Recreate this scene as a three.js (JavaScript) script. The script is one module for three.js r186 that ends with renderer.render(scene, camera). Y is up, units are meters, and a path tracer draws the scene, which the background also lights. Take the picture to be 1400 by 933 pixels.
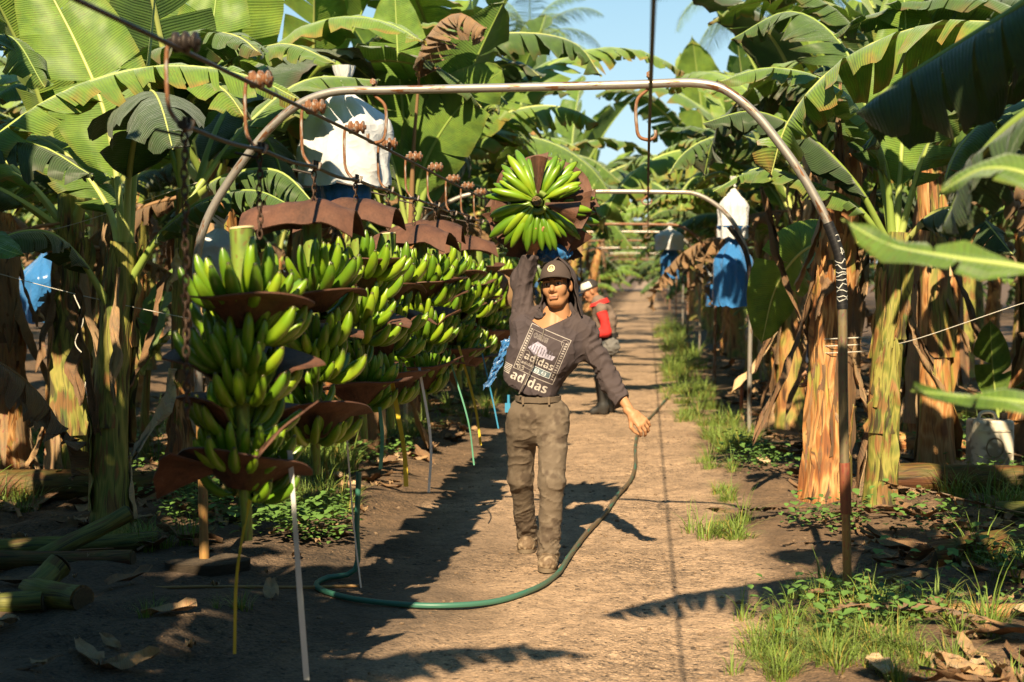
import * as THREE from 'three';
import { mergeGeometries } from 'three/addons/utils/BufferGeometryUtils.js';
import { createNoise3D } from 'simplex-noise';

// ---------------------------------------------------------------- camera, sky, sun, exposure
const scene = new THREE.Scene();
const camera = new THREE.PerspectiveCamera(26.99, 1024 / 682, 0.1, 2000);
camera.position.set(0, 1.57, 0);
camera.rotation.order = 'YXZ';
camera.rotation.set(-0.04836, 0.09488, 0);
camera.focus = 7.4;
camera.userData.fStop = 2.7;
const renderer = new THREE.WebGLRenderer({ antialias: true });
renderer.toneMapping = THREE.LinearToneMapping;
renderer.toneMappingExposure = 2.35;
renderer.shadowMap.enabled = true;
const skyTexture = (() => {
  const W = 256, H = 128, d = new Float32Array(W * H * 4);
  const stops = [[-1.58, [.06, .05, .035]], [-0.03, [.08, .07, .05]], [0, [.38, .43, .43]], [.10, [.27, .39, .44]], [.25, [.145, .27, .38]], [.6, [.055, .14, .24]], [1.58, [.032, .09, .18]]];
  for (let r = 0; r < H; r++) {
    const e = ((r + .5) / H - .5) * Math.PI;
    let i = 0; while (i < stops.length - 2 && e > stops[i + 1][0]) i++;
    const k = THREE.MathUtils.clamp((e - stops[i][0]) / (stops[i + 1][0] - stops[i][0]), 0, 1);
    for (let c = 0; c < W; c++) { for (let q = 0; q < 3; q++) d[(r * W + c) * 4 + q] = THREE.MathUtils.lerp(stops[i][1][q], stops[i + 1][1][q], k); d[(r * W + c) * 4 + 3] = 1; }
  }
  const t = new THREE.DataTexture(d, W, H, THREE.RGBAFormat, THREE.FloatType);
  t.mapping = THREE.EquirectangularReflectionMapping; t.magFilter = t.minFilter = THREE.LinearFilter; t.needsUpdate = true;
  return t;
})();
scene.background = skyTexture; scene.environment = skyTexture;
const sun = new THREE.DirectionalLight(new THREE.Color().setRGB(1, .80, .52), 5);
sun.position.set(-4.6, 60, 59); sun.target.position.set(-1, 0, -12);
sun.castShadow = true; sun.shadow.mapSize.set(4096, 4096);
Object.assign(sun.shadow.camera, { left: -30, right: 30, top: 40, bottom: -30, near: 1, far: 200 });
scene.add(sun, sun.target);

// ---------------------------------------------------------------- helpers
const V = (x, y, z) => new THREE.Vector3(x, y, z);
const { lerp, clamp, smoothstep } = THREE.MathUtils;
function rngOf(seed) { let s = seed >>> 0; return () => { s = (s + 0x6d2b79f5) | 0; let t = Math.imul(s ^ (s >>> 15), 1 | s); t = (t + Math.imul(t ^ (t >>> 7), 61 | t)) ^ t; return ((t ^ (t >>> 14)) >>> 0) / 4294967296; }; }
const noise3 = createNoise3D(rngOf(11));
const n3 = (x, y, z) => noise3(x, y, z);
const fbm3 = (x, y, z, o = 3) => { let a = 0, k = 1, s = 0; for (let i = 0; i < o; i++) { a += k * noise3(x, y, z); s += k; k *= .5; x *= 2.03; y *= 2.03; z *= 2.03; } return a / s; };
// noise on a torus so that textures tile
function tile(u, v, f, seed = 0, fy = f) {
  const wrap = (a, b, k) => a * (1 - k) + b * k;
  const s = (x, y) => noise3(x * f, y * fy, seed);
  return wrap(wrap(s(u, v), s(u - 1, v), u), wrap(s(u, v - 1), s(u - 1, v - 1), u), v) * 1.35;
}
const hash = (i, j) => { const s = Math.sin(i * 127.1 + j * 311.7) * 43758.5453; return s - Math.floor(s); };
const toByte = (x) => { x = clamp(x, 0, 1); return Math.round(255 * (x <= .0031308 ? 12.92 * x : 1.055 * Math.pow(x, 1 / 2.4) - .055)); };
function colorTexture(w, h, f, repeat) {                 // f(u, v) gives linear rgb
  const d = new Uint8Array(w * h * 4);
  for (let y = 0; y < h; y++) for (let x = 0; x < w; x++) { const c = f((x + .5) / w, (y + .5) / h), o = (y * w + x) * 4; d[o] = toByte(c[0]); d[o + 1] = toByte(c[1]); d[o + 2] = toByte(c[2]); d[o + 3] = 255; }
  return finish(new THREE.DataTexture(d, w, h), true, repeat);
}
function grayTexture(w, h, f, repeat) {
  const d = new Uint8Array(w * h * 4);
  for (let y = 0; y < h; y++) for (let x = 0; x < w; x++) { const c = Math.round(255 * clamp(f((x + .5) / w, (y + .5) / h), 0, 1)), o = (y * w + x) * 4; d[o] = d[o + 1] = d[o + 2] = c; d[o + 3] = 255; }
  return finish(new THREE.DataTexture(d, w, h), false, repeat);
}
function finish(t, srgb, repeat) {
  t.wrapS = t.wrapT = THREE.RepeatWrapping; t.magFilter = THREE.LinearFilter; t.minFilter = THREE.LinearMipmapLinearFilter; t.generateMipmaps = true;
  if (srgb) t.colorSpace = THREE.SRGBColorSpace;
  if (repeat) t.repeat.set(...repeat);
  t.needsUpdate = true; return t;
}
const RGB = (r, g, b) => new THREE.Color().setRGB(r, g, b);
const mat = (o) => new THREE.MeshPhysicalMaterial({ side: THREE.DoubleSide, ...o });
const taken = new Map();
function numbered(name) { const n = taken.get(name) ?? 0; taken.set(name, n + 1); return n ? name + '_' + String(n).padStart(3, '0') : name; }
function mesh(name, geometry, material, parent) {
  const m = new THREE.Mesh(geometry, material); m.name = name; m.castShadow = m.receiveShadow = true; if (parent) parent.add(m); return m;
}
function tag(o, label, category, group, kind) {
  o.userData.label = label; if (category) o.userData.category = category; if (group) o.userData.group = group; if (kind) o.userData.kind = kind; return o;
}
function thing(name, label, category, group, pos = [0, 0, 0], turn = 0) {
  const o = new THREE.Group(); o.name = numbered(name); o.position.set(...pos); o.rotation.y = turn; scene.add(o); return tag(o, label, category, group);
}
function single(name, geometry, material, label, category, group, kind) { const m = mesh(numbered(name), geometry, material, scene); return tag(m, label, category, group, kind); }
function structure(name, geometry, material, label) { const m = mesh(name, geometry, material, scene); m.userData.kind = 'structure'; m.userData.label = label; return m; }
function geo(pos, idx, uv, col, nor) {
  const g = new THREE.BufferGeometry();
  g.setAttribute('position', new THREE.Float32BufferAttribute(pos, 3));
  if (uv) g.setAttribute('uv', new THREE.Float32BufferAttribute(uv, 2));
  if (col) g.setAttribute('color', new THREE.Float32BufferAttribute(col, 3));
  if (idx) g.setIndex(idx);
  if (nor) g.setAttribute('normal', new THREE.Float32BufferAttribute(nor, 3)); else g.computeVertexNormals();
  return g;
}
// swept tube: points, radius (number or f(t)), capped; uv in metres
function tube(points, radius, seg = 24, rad = 8, opts = {}) {
  const curve = points.getPointAt ? points : new THREE.CatmullRomCurve3(points.map((p) => Array.isArray(p) ? V(...p) : p), false, 'centripetal');
  const R = typeof radius === 'function' ? radius : () => radius, fr = curve.computeFrenetFrames(seg, false), L = curve.getLength();
  const pos = [], uv = [], idx = [];
  for (let i = 0; i <= seg; i++) {
    const t = i / seg, p = curve.getPointAt(t), r = R(t);
    for (let j = 0; j <= rad; j++) {
      const a = j / rad * Math.PI * 2, k = opts.shape ? opts.shape(a, t) : 1, n = fr.normals[i], b = fr.binormals[i];
      pos.push(p.x + r * k * (Math.cos(a) * n.x + Math.sin(a) * b.x), p.y + r * k * (Math.cos(a) * n.y + Math.sin(a) * b.y), p.z + r * k * (Math.cos(a) * n.z + Math.sin(a) * b.z));
      uv.push(j / rad * (opts.uvAround ?? Math.max(.05, 2 * Math.PI * R(.5))), t * L);
    }
  }
  for (let i = 0; i < seg; i++) for (let j = 0; j < rad; j++) { const a = i * (rad + 1) + j, b = a + rad + 1; idx.push(a, b, a + 1, b, b + 1, a + 1); }
  if (!opts.open) for (const [i, flip] of [[0, 0], [seg, 1]]) {
    const c = pos.length / 3, p = curve.getPointAt(i / seg), base = c + 1;
    pos.push(p.x, p.y, p.z); uv.push(0, 0);
    for (let j = 0; j <= rad; j++) { const o = (i * (rad + 1) + j) * 3; pos.push(pos[o], pos[o + 1], pos[o + 2]); uv.push(Math.cos(j) * .02, Math.sin(j) * .02); }
    for (let j = 0; j < rad; j++) flip ? idx.push(c, base + j, base + j + 1) : idx.push(c, base + j + 1, base + j);
  }
  return geo(pos, idx.map((x) => x), uv);
}
const boxg = (w, h, d, x = 0, y = 0, z = 0) => new THREE.BoxGeometry(w, h, d).translate(x, y, z);
const merge = (list) => mergeGeometries(list.map((g) => { const q = g.index ? g.toNonIndexed() : g.clone(); for (const k of Object.keys(q.attributes)) if (!['position', 'normal', 'uv'].includes(k)) q.deleteAttribute(k); return q; }));
// a bent sheet with thickness: f(u, v) -> Vector3
function sheet(f, nu, nv, thick, uvw = 1, uvh = 1) {
  const P = [], pos = [], uv = [], idx = [];
  for (let i = 0; i <= nu; i++) for (let j = 0; j <= nv; j++) P.push(f(i / nu, j / nv));
  const at = (i, j) => P[clamp(i, 0, nu) * (nv + 1) + clamp(j, 0, nv)], n = V(0, 0, 0), du = V(0, 0, 0), dv = V(0, 0, 0), S = (nu + 1) * (nv + 1);
  for (const s of [.5, -.5]) for (let i = 0; i <= nu; i++) for (let j = 0; j <= nv; j++) {
    du.subVectors(at(i + 1, j), at(i - 1, j)); dv.subVectors(at(i, j + 1), at(i, j - 1)); n.crossVectors(du, dv).normalize();
    const p = at(i, j); pos.push(p.x + n.x * s * thick, p.y + n.y * s * thick, p.z + n.z * s * thick); uv.push(i / nu * uvw, j / nv * uvh);
  }
  const q = (a, b, c, d) => idx.push(a, b, c, c, b, d);
  for (let i = 0; i < nu; i++) for (let j = 0; j < nv; j++) { const a = i * (nv + 1) + j; q(a, a + nv + 1, a + 1, a + nv + 2); q(S + a, S + a + 1, S + a + nv + 1, S + a + nv + 2); }
  const g = geo(pos, idx, uv), nor = g.attributes.normal, rim = [];
  for (let i = 0; i < nu; i++) for (const j of [0, nv]) rim.push(i * (nv + 1) + j, (i + 1) * (nv + 1) + j);
  for (let j = 0; j < nv; j++) for (const i of [0, nu]) rim.push(i * (nv + 1) + j, i * (nv + 1) + j + 1);
  const rp = [], ri = [], ru = [];
  for (let k = 0; k < rim.length; k += 2) { const b = rp.length / 3; for (const s of [rim[k], rim[k + 1], rim[k] + S, rim[k + 1] + S]) { rp.push(pos[s * 3], pos[s * 3 + 1], pos[s * 3 + 2]); ru.push(uv[s * 2], uv[s * 2 + 1]); } ri.push(b, b + 1, b + 2, b + 2, b + 1, b + 3); }
  return merge([g, geo(rp, ri, ru)]);
}
// surface nets on a grid: f < 0 inside
function surfaceNet(f, lo, hi, cell, uvf) {
  const N = [0, 1, 2].map((k) => Math.ceil((hi[k] - lo[k]) / cell) + 1), [nx, ny, nz] = N, F = new Float32Array(nx * ny * nz).fill(9), B = 5;
  for (let bx = 0; bx < nx; bx += B) for (let by = 0; by < ny; by += B) for (let bz = 0; bz < nz; bz += B) {
    const c = f(lo[0] + (bx + B / 2) * cell, lo[1] + (by + B / 2) * cell, lo[2] + (bz + B / 2) * cell);
    if (Math.abs(c) > B * cell * 1.6 + .03) { if (c < 0) for (let x = bx; x < Math.min(nx, bx + B); x++) for (let y = by; y < Math.min(ny, by + B); y++) for (let z = bz; z < Math.min(nz, bz + B); z++) F[(x * ny + y) * nz + z] = -9; continue; }
    for (let x = bx; x < Math.min(nx, bx + B); x++) for (let y = by; y < Math.min(ny, by + B); y++) for (let z = bz; z < Math.min(nz, bz + B); z++) F[(x * ny + y) * nz + z] = f(lo[0] + x * cell, lo[1] + y * cell, lo[2] + z * cell);
  }
  const c8 = new Float64Array(8), id = new Int32Array(nx * ny * nz).fill(-1), pos = [], idx = [], nor = [];
  const at = (x, y, z) => F[(x * ny + y) * nz + z];
  for (let x = 0; x < nx - 1; x++) for (let y = 0; y < ny - 1; y++) for (let z = 0; z < nz - 1; z++) {
    let m = 0; for (let i = 0; i < 8; i++) { const v = c8[i] = F[((x + (i & 1)) * ny + y + (i >> 1 & 1)) * nz + z + (i >> 2)]; if (v < 0) m++; }
    if (m === 0 || m === 8) continue;
    let sx = 0, sy = 0, sz = 0, k = 0;
    for (let a = 1; a < 8; a <<= 1) for (let i = 0; i < 8; i++) {
      if (i & a) continue; const fa = c8[i], fb = c8[i | a]; if ((fa < 0) === (fb < 0)) continue;
      const t = fa / (fa - fb); k++; sx += x + (i & 1) + (a === 1 ? t : 0); sy += y + (i >> 1 & 1) + (a === 2 ? t : 0); sz += z + (i >> 2) + (a === 4 ? t : 0);
    }
    if (!k) continue;
    id[(x * ny + y) * nz + z] = pos.length / 3;
    pos.push(lo[0] + sx / k * cell, lo[1] + sy / k * cell, lo[2] + sz / k * cell);
  }
  for (let x = 1; x < nx - 1; x++) for (let y = 1; y < ny - 1; y++) for (let z = 1; z < nz - 1; z++) {
    const s = at(x, y, z) < 0; if ((at(x + 1, y, z) < 0) === s && (at(x, y + 1, z) < 0) === s && (at(x, y, z + 1) < 0) === s) continue;
    const I = (dx, dy, dz) => id[((x + dx) * ny + y + dy) * nz + z + dz];
    for (let a = 0; a < 3; a++) {
      const o = [0, 0, 0]; o[a] = 1; if ((at(x + o[0], y + o[1], z + o[2]) < 0) === s) continue;
      const b = [0, 0, 0], c = [0, 0, 0]; b[(a + 1) % 3] = -1; c[(a + 2) % 3] = -1;
      const q = [I(0, 0, 0), I(...b), I(b[0] + c[0], b[1] + c[1], b[2] + c[2]), I(...c)]; if (q.some((v) => v < 0)) continue;
      s ? idx.push(q[0], q[1], q[2], q[0], q[2], q[3]) : idx.push(q[0], q[2], q[1], q[0], q[3], q[2]);
    }
  }
  const e = cell * .6, uv = uvf ? [] : null;
  for (let i = 0; i < pos.length; i += 3) {
    const [x, y, z] = [pos[i], pos[i + 1], pos[i + 2]], g = V(f(x + e, y, z) - f(x - e, y, z), f(x, y + e, z) - f(x, y - e, z), f(x, y, z + e) - f(x, y, z - e)).normalize();
    nor.push(g.x, g.y, g.z); if (uv) uv.push(...uvf(x, y, z, g));
  }
  return geo(pos, idx, uv, null, nor);
}
// distance helpers for figures
const smin = (a, b, k) => { const h = Math.max(k - Math.abs(a - b), 0) / k; return Math.min(a, b) - h * h * k * .25; };
function bone(a, b, ra, rb) {
  const d = [b[0] - a[0], b[1] - a[1], b[2] - a[2]], l = d[0] * d[0] + d[1] * d[1] + d[2] * d[2] || 1e-9;
  return (x, y, z) => { const px = x - a[0], py = y - a[1], pz = z - a[2], t = clamp((px * d[0] + py * d[1] + pz * d[2]) / l, 0, 1); return Math.hypot(px - d[0] * t, py - d[1] * t, pz - d[2] * t) - (ra + (rb - ra) * t); };
}
function ball(c, r) { const m = Math.min(...r); return (x, y, z) => { const k = Math.hypot((x - c[0]) / r[0], (y - c[1]) / r[1], (z - c[2]) / r[2]); return (k - 1) * m; }; }
const blend = (list, k) => (x, y, z) => { let d = list[0](x, y, z); for (let i = 1; i < list.length; i++) d = smin(d, list[i](x, y, z), k); return d; };

// ---------------------------------------------------------------- textures
const dirtColor = colorTexture(1024, 1024, (u, v) => {
  const a = tile(u, v, 4, 1), b = tile(u, v, 17, 2), c = tile(u, v, 60, 3), p = tile(u, v, 130, 4), s = .5 + .10 * a + .13 * b + .12 * c + .14 * p, peb = smoothstep(tile(u, v, 75, 9), .62, .8) * .35, dk = smoothstep(tile(u, v, 38, 12), .55, .8) * .3;
  const k = s + peb - dk; return [k * 1.04, k * .96, k * .86];
});
const dirtBump = grayTexture(768, 768, (u, v) => .5 + .16 * tile(u, v, 9, 21) + .14 * tile(u, v, 30, 22) + .16 * tile(u, v, 90, 23) + .35 * smoothstep(tile(u, v, 75, 9), .6, .85) - .3 * smoothstep(tile(u, v, 26, 24), .5, .8));
const leafColor = colorTexture(512, 512, (u, v) => {
  const vein = .5 + .5 * Math.sin(u * 2 * Math.PI * 34 + 1.2 * tile(u, v, 3, 31)), fine = tile(u, v, 90, 32, 4), m = tile(u, v, 5, 33), m2 = tile(u, v, 14, 34), dust = smoothstep(tile(u, v, 42, 35), .45, .9);
  const k = .74 + .10 * vein + .10 * fine + .15 * m + .08 * m2, y = .07 * m + .06 * vein;
  const fleck = smoothstep(tile(u, v, 64, 36, 22) + .25 * m2, .58, .8), fl = fleck * .8, c = [k * (1 + 1.6 * y) + dust * .06, k + dust * .04, k * (1 - 2 * y) + dust * .06];
  return [lerp(c[0], .85, fl), lerp(c[1], .42, fl), lerp(c[2], .6, fl)];
});
const leafBump = grayTexture(512, 512, (u, v) => .5 + .28 * Math.sin(u * 2 * Math.PI * 34 + 1.2 * tile(u, v, 3, 31)) + .2 * tile(u, v, 90, 32, 4));
function stemTexture(seed, tones, blotch) {          // u round the stem, v along it: streaks, old sheath edges, dark scars
  return colorTexture(384, 768, (u, v) => {
    const warp = u + .03 * tile(u, v, 3, seed + 5), s1 = tile(warp, v, 9, seed, 1.6), s2 = tile(warp, v, 30, seed + 1, 2.5), s3 = tile(warp, v, 110, seed + 2, 4), pt = tile(u, v, 3, seed + 3, 5);
    const k = clamp(.5 + .55 * s1 + .22 * s2 + .45 * pt, 0, 1) * (tones.length - 1), i = Math.min(tones.length - 2, Math.floor(k)), f = k - i, g = 1 + .16 * s3 + .12 * s2;
    let c = [0, 1, 2].map((q) => lerp(tones[i][q], tones[i + 1][q], f) * g);
    const edge = Math.abs(((warp * 6 + v * .9 + .15 * s1) % 1 + 1) % 1 - .5), line = smoothstep(edge, .47, .5);
    const dash = smoothstep(tile(warp, v, 46, seed + 8, 3) + .4 * s1 + .2 * s3, .5, .9) * .6, stain = smoothstep(tile(u, v, 4, seed + 7, 4) + .5 * s2 + .25 * s3 + blotch, .42, .75), rot = smoothstep(tile(warp, v, 11, seed + 9, 3) + .4 * s3 + blotch, .5, .72);
    c = c.map((q, j) => lerp(q, [.20, .085, .03][j] * (1 + .3 * s3), stain * .8)); const dark = Math.max(line * .75, rot * .85, dash); c = c.map((q, j) => lerp(q, [.03, .017, .010][j], dark));
    return c;
  });
}
const stemMaps = [
  stemTexture(41, [[.22, .09, .028], [.36, .19, .06], [.28, .23, .05], [.15, .17, .03], [.40, .29, .09]], .0),
  stemTexture(61, [[.09, .12, .022], [.19, .20, .035], [.30, .27, .06], [.15, .17, .03], [.26, .13, .04]], .08),
  stemTexture(81, [[.22, .08, .025], [.40, .17, .05], [.52, .30, .12], [.36, .15, .045], [.30, .27, .06]], -.05),
];
const stemBump = grayTexture(512, 512, (u, v) => .5 + .3 * tile(u, v, 30, 91, 2) + .25 * tile(u, v, 100, 92, 4));
const steelMap = (seed, rust) => colorTexture(256, 512, (u, v) => {
  const a = tile(u, v, 3, seed), b = tile(u, v, 12, seed + 1), c = tile(u, v, 50, seed + 2), r = smoothstep(a * .8 + b * .5 + c * .25, rust, rust + .35), g = .36 + .05 * b + .07 * c, t = .8 + .3 * c;
  return [lerp(g, .26 * t, r), lerp(g * .94, .115 * t, r), lerp(g * .85, .05 * t, r)];
});
const padMap = colorTexture(512, 512, (u, v) => { const a = tile(u, v, 4, 121), b = tile(u, v, 15, 122), c = tile(u, v, 70, 123), k = 1 + .4 * a + .3 * b + .2 * c, w = smoothstep(tile(u, v, 9, 125) + .3 * c, .55, .9) * .4; return [.088 * k + .06 * w, .037 * k + .04 * w, .020 * k + .028 * w]; });
const padBump = grayTexture(256, 256, (u, v) => .5 + .3 * tile(u, v, 8, 126) + .2 * tile(u, v, 50, 127));
const weave = grayTexture(128, 128, (u, v) => .5 + .25 * Math.sin(u * 2 * Math.PI * 32) * Math.sin(v * 2 * Math.PI * 32) + .2 * tile(u, v, 20, 130));

// ---------------------------------------------------------------- materials
const M = {};
const leafMat = (r, g, b, o = {}) => mat({ color: RGB(r, g, b), map: leafColor, bumpMap: leafBump, bumpScale: .0035, roughness: .92, transmission: .3, thickness: 0, clearcoat: .2, clearcoatRoughness: .38, vertexColors: true, ...o });
M.leaves = [leafMat(.10, .215, .015), leafMat(.145, .285, .02), leafMat(.06, .145, .014), leafMat(.032, .085, .015)];
M.youngLeaf = leafMat(.20, .345, .03);
M.dryLeaf = leafMat(.27, .175, .095, { clearcoat: 0, transmission: .15 });
M.dryLeaf2 = leafMat(.17, .11, .062, { clearcoat: 0, transmission: .1 });
M.rib = [mat({ color: RGB(.30, .38, .09), roughness: .5 }), mat({ color: RGB(.22, .31, .06), roughness: .5 }), mat({ color: RGB(.40, .44, .13), roughness: .5 })];
M.dryRib = mat({ color: RGB(.26, .15, .07), roughness: .8 });
M.stems = stemMaps.map((map) => mat({ map, bumpMap: stemBump, bumpScale: .004, roughness: .62 }));
M.drySheath = [mat({ color: RGB(.36, .25, .14), map: leafColor, roughness: .85, bumpMap: stemBump, bumpScale: .003 }), mat({ color: RGB(.21, .13, .07), map: leafColor, roughness: .85, bumpMap: stemBump, bumpScale: .003 }), mat({ color: RGB(.55, .42, .26), map: leafColor, roughness: .85, bumpMap: stemBump, bumpScale: .003 })];
M.banana = [[.135, .255, .011], [.17, .295, .012], [.105, .215, .011], [.235, .355, .016]].map(([r, g, b]) => mat({ color: RGB(r, g, b), roughness: .36, vertexColors: true, clearcoat: .25, clearcoatRoughness: .25 }));
M.stalk = mat({ color: RGB(.18, .28, .05), map: leafColor, roughness: .55 });
M.cut = mat({ color: RGB(.52, .46, .26), roughness: .8 });
M.pad = mat({ map: padMap, bumpMap: padBump, bumpScale: .003, roughness: .72 });
M.steel = mat({ map: steelMap(141, .35), roughness: .42, metalness: .55 });
M.rust = mat({ map: steelMap(151, -.45), roughness: .7, metalness: .25 });
M.darkSteel = mat({ color: RGB(.05, .04, .034), roughness: .55, metalness: .6 });
M.chain = mat({ color: RGB(.075, .045, .03), roughness: .6, metalness: .5 });
M.creases = grayTexture(256, 256, (u, v) => { const r = 1 - Math.abs(tile(u, v, 5, 161, 2)), q = 1 - Math.abs(tile(u, v, 11, 162, 5)); return .5 * r ** 3 + .4 * q ** 3; }, [2, 2]);
M.bluePlastic = mat({ bumpMap: M.creases, bumpScale: .008, color: RGB(.02, .22, .58), roughness: .9, transmission: .4, thickness: 0, clearcoat: .6, clearcoatRoughness: .2 });
M.whitePlastic = mat({ color: RGB(.66, .68, .70), bumpMap: M.creases, bumpScale: .005, roughness: .95, transmission: .18, thickness: 0, clearcoat: .2, clearcoatRoughness: .4 });
M.ribbon = { white: mat({ color: RGB(.72, .72, .70), roughness: .6 }), yellow: mat({ color: RGB(.55, .42, .03), roughness: .6 }), green: mat({ color: RGB(.10, .30, .20), roughness: .6 }), blue: mat({ color: RGB(.03, .22, .40), roughness: .6 }) };

// ---------------------------------------------------------------- ground
const PATH_X = -.38;
function groundHeight(x, z) {
  const d = Math.abs(x - PATH_X - .08 * n3(z * .15, 3, 0)), side = smoothstep(d, .75, 1.7);
  return side * (.045 + .07 * fbm3(x * .55, z * .55, 2, 2) + .035 * n3(x * 2.2, z * 2.2, 5)) + .014 * fbm3(x * 1.3, z * 1.3, 7, 3) + .006 * fbm3(x * 5.5, z * 5.5, 17, 2) - .012 * Math.exp(-(((x + .75) / .16) ** 2)) - .01 * Math.exp(-(((x - .08) / .14) ** 2));
}
{
  const axis = (fine, lo, hi, step, far) => { const a = []; for (let v = lo; v <= hi + 1e-6; v += step) a.push(v); let s = step; while (a[a.length - 1] < far[1]) { s *= 1.35; a.push(a[a.length - 1] + s); } s = step; while (a[0] > far[0]) { s *= 1.35; a.unshift(a[0] - s); } return a; };
  const xs = axis(0, -4.4, 3.6, .07, [-400, 400]), zs = axis(0, -20, -4.2, .08, [-600, 200]), pos = [], uv = [], col = [], idx = [];
  for (const z of zs) for (const x of xs) {
    const near = Math.abs(x) < 14 && z > -50 && z < 10;
    pos.push(x, near ? groundHeight(x, z) : 0, z); uv.push(x / 1.9, z / 1.9);
    const d = Math.abs(x - PATH_X - .08 * n3(z * .15, 3, 0)) + .22 * fbm3(x * 1.4, z * 1.1, 31, 3), p = 1 - smoothstep(d, .78, 1.12);
    const dampShade = smoothstep(-x + .35 * fbm3(x * .9, z * .7, 44, 3), .55, 1.15) * smoothstep(z, -9.6, -7.4), m = 1 + .22 * fbm3(x * .8, z * .8, 40, 3) + .12 * n3(x * 4, z * 4, 41);
    const soil = [.23, .155, .098], track = [.58, .425, .30], wet = [.105, .078, .058];  // wet: damp soil tone, with the left foreground shade painted in as well
    for (let q = 0; q < 3; q++) col.push(lerp(lerp(soil[q], track[q], p), wet[q], .75 * dampShade) * m);
  }
  const w = xs.length; for (let i = 0; i < zs.length - 1; i++) for (let j = 0; j < w - 1; j++) { const a = i * w + j; idx.push(a, a + w, a + 1, a + 1, a + w, a + w + 1); }
  M.ground = mat({ map: dirtColor, bumpMap: dirtBump, bumpScale: .018, roughness: .93, vertexColors: true });
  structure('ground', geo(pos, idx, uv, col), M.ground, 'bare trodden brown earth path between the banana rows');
}
const onGround = (x, z, up = 0) => [x, groundHeight(x, z) + up, z];

// ---------------------------------------------------------------- steel arches over the path
M.steelTube = M.steel.clone(); M.steelTube.map = M.steel.map.clone(); M.steelTube.map.repeat.set(7, 1.3);
M.rustTube = M.rust.clone(); M.rustTube.map = M.rust.map.clone(); M.rustTube.map.repeat.set(9, 2);
M.bamboo = mat({ color: RGB(.34, .205, .075), map: leafColor, roughness: .6 });
M.redPole = mat({ color: RGB(.24, .085, .045), map: leafColor, roughness: .6 });
M.olivePole = mat({ color: RGB(.20, .17, .105), map: leafColor, roughness: .55, metalness: .2 });
M.tape = (() => {
  const c = document.createElement('canvas'); c.width = 256; c.height = 1024; const g = c.getContext('2d'); g.fillStyle = '#17171a'; g.fillRect(0, 0, 256, 1024);
  g.strokeStyle = g.fillStyle = '#c9c9c2'; g.lineWidth = 9; g.lineCap = 'round'; g.font = '110px sans-serif';
  g.fillText('C', 70, 240); g.fillText('4', 80, 390);
  const r = rngOf(77); for (let k = 0; k < 9; k++) { g.beginPath(); let y = 470 + k * 55; g.moveTo(40, y); for (let i = 1; i < 6; i++) g.lineTo(40 + i * 34, y + (r() - .5) * 70); g.stroke(); }
  g.lineWidth = 3; g.strokeStyle = '#3a3a3e'; for (let y = 0; y < 1024; y += 58) { g.beginPath(); g.moveTo(0, y); g.lineTo(256, y + 40); g.stroke(); }
  const t = new THREE.CanvasTexture(c); t.colorSpace = THREE.SRGBColorSpace; t.wrapS = t.wrapT = THREE.RepeatWrapping; return mat({ map: t, roughness: .5 });
})();
function hookRod(name, parent, x, y, z, drop, side, r = .0085) {
  const h = mesh(name, tube([[x, y + .035, z], [x, y - .02, z - .01], [x + side * .055, y - .08, z], [x + side * .06, y - drop * .72, z], [x + side * .045, y - drop * .95, z], [x, y - drop, z], [x - side * .028, y - drop + .012, z], [x - side * .03, y - drop + .045, z]], r, 40, 8), M.rustTube, parent);
  mesh('bolt', new THREE.CylinderGeometry(.016, .016, .05, 6).rotateX(Math.PI / 2).translate(x, y + .036, z), M.rust, h); return h;
}
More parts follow.
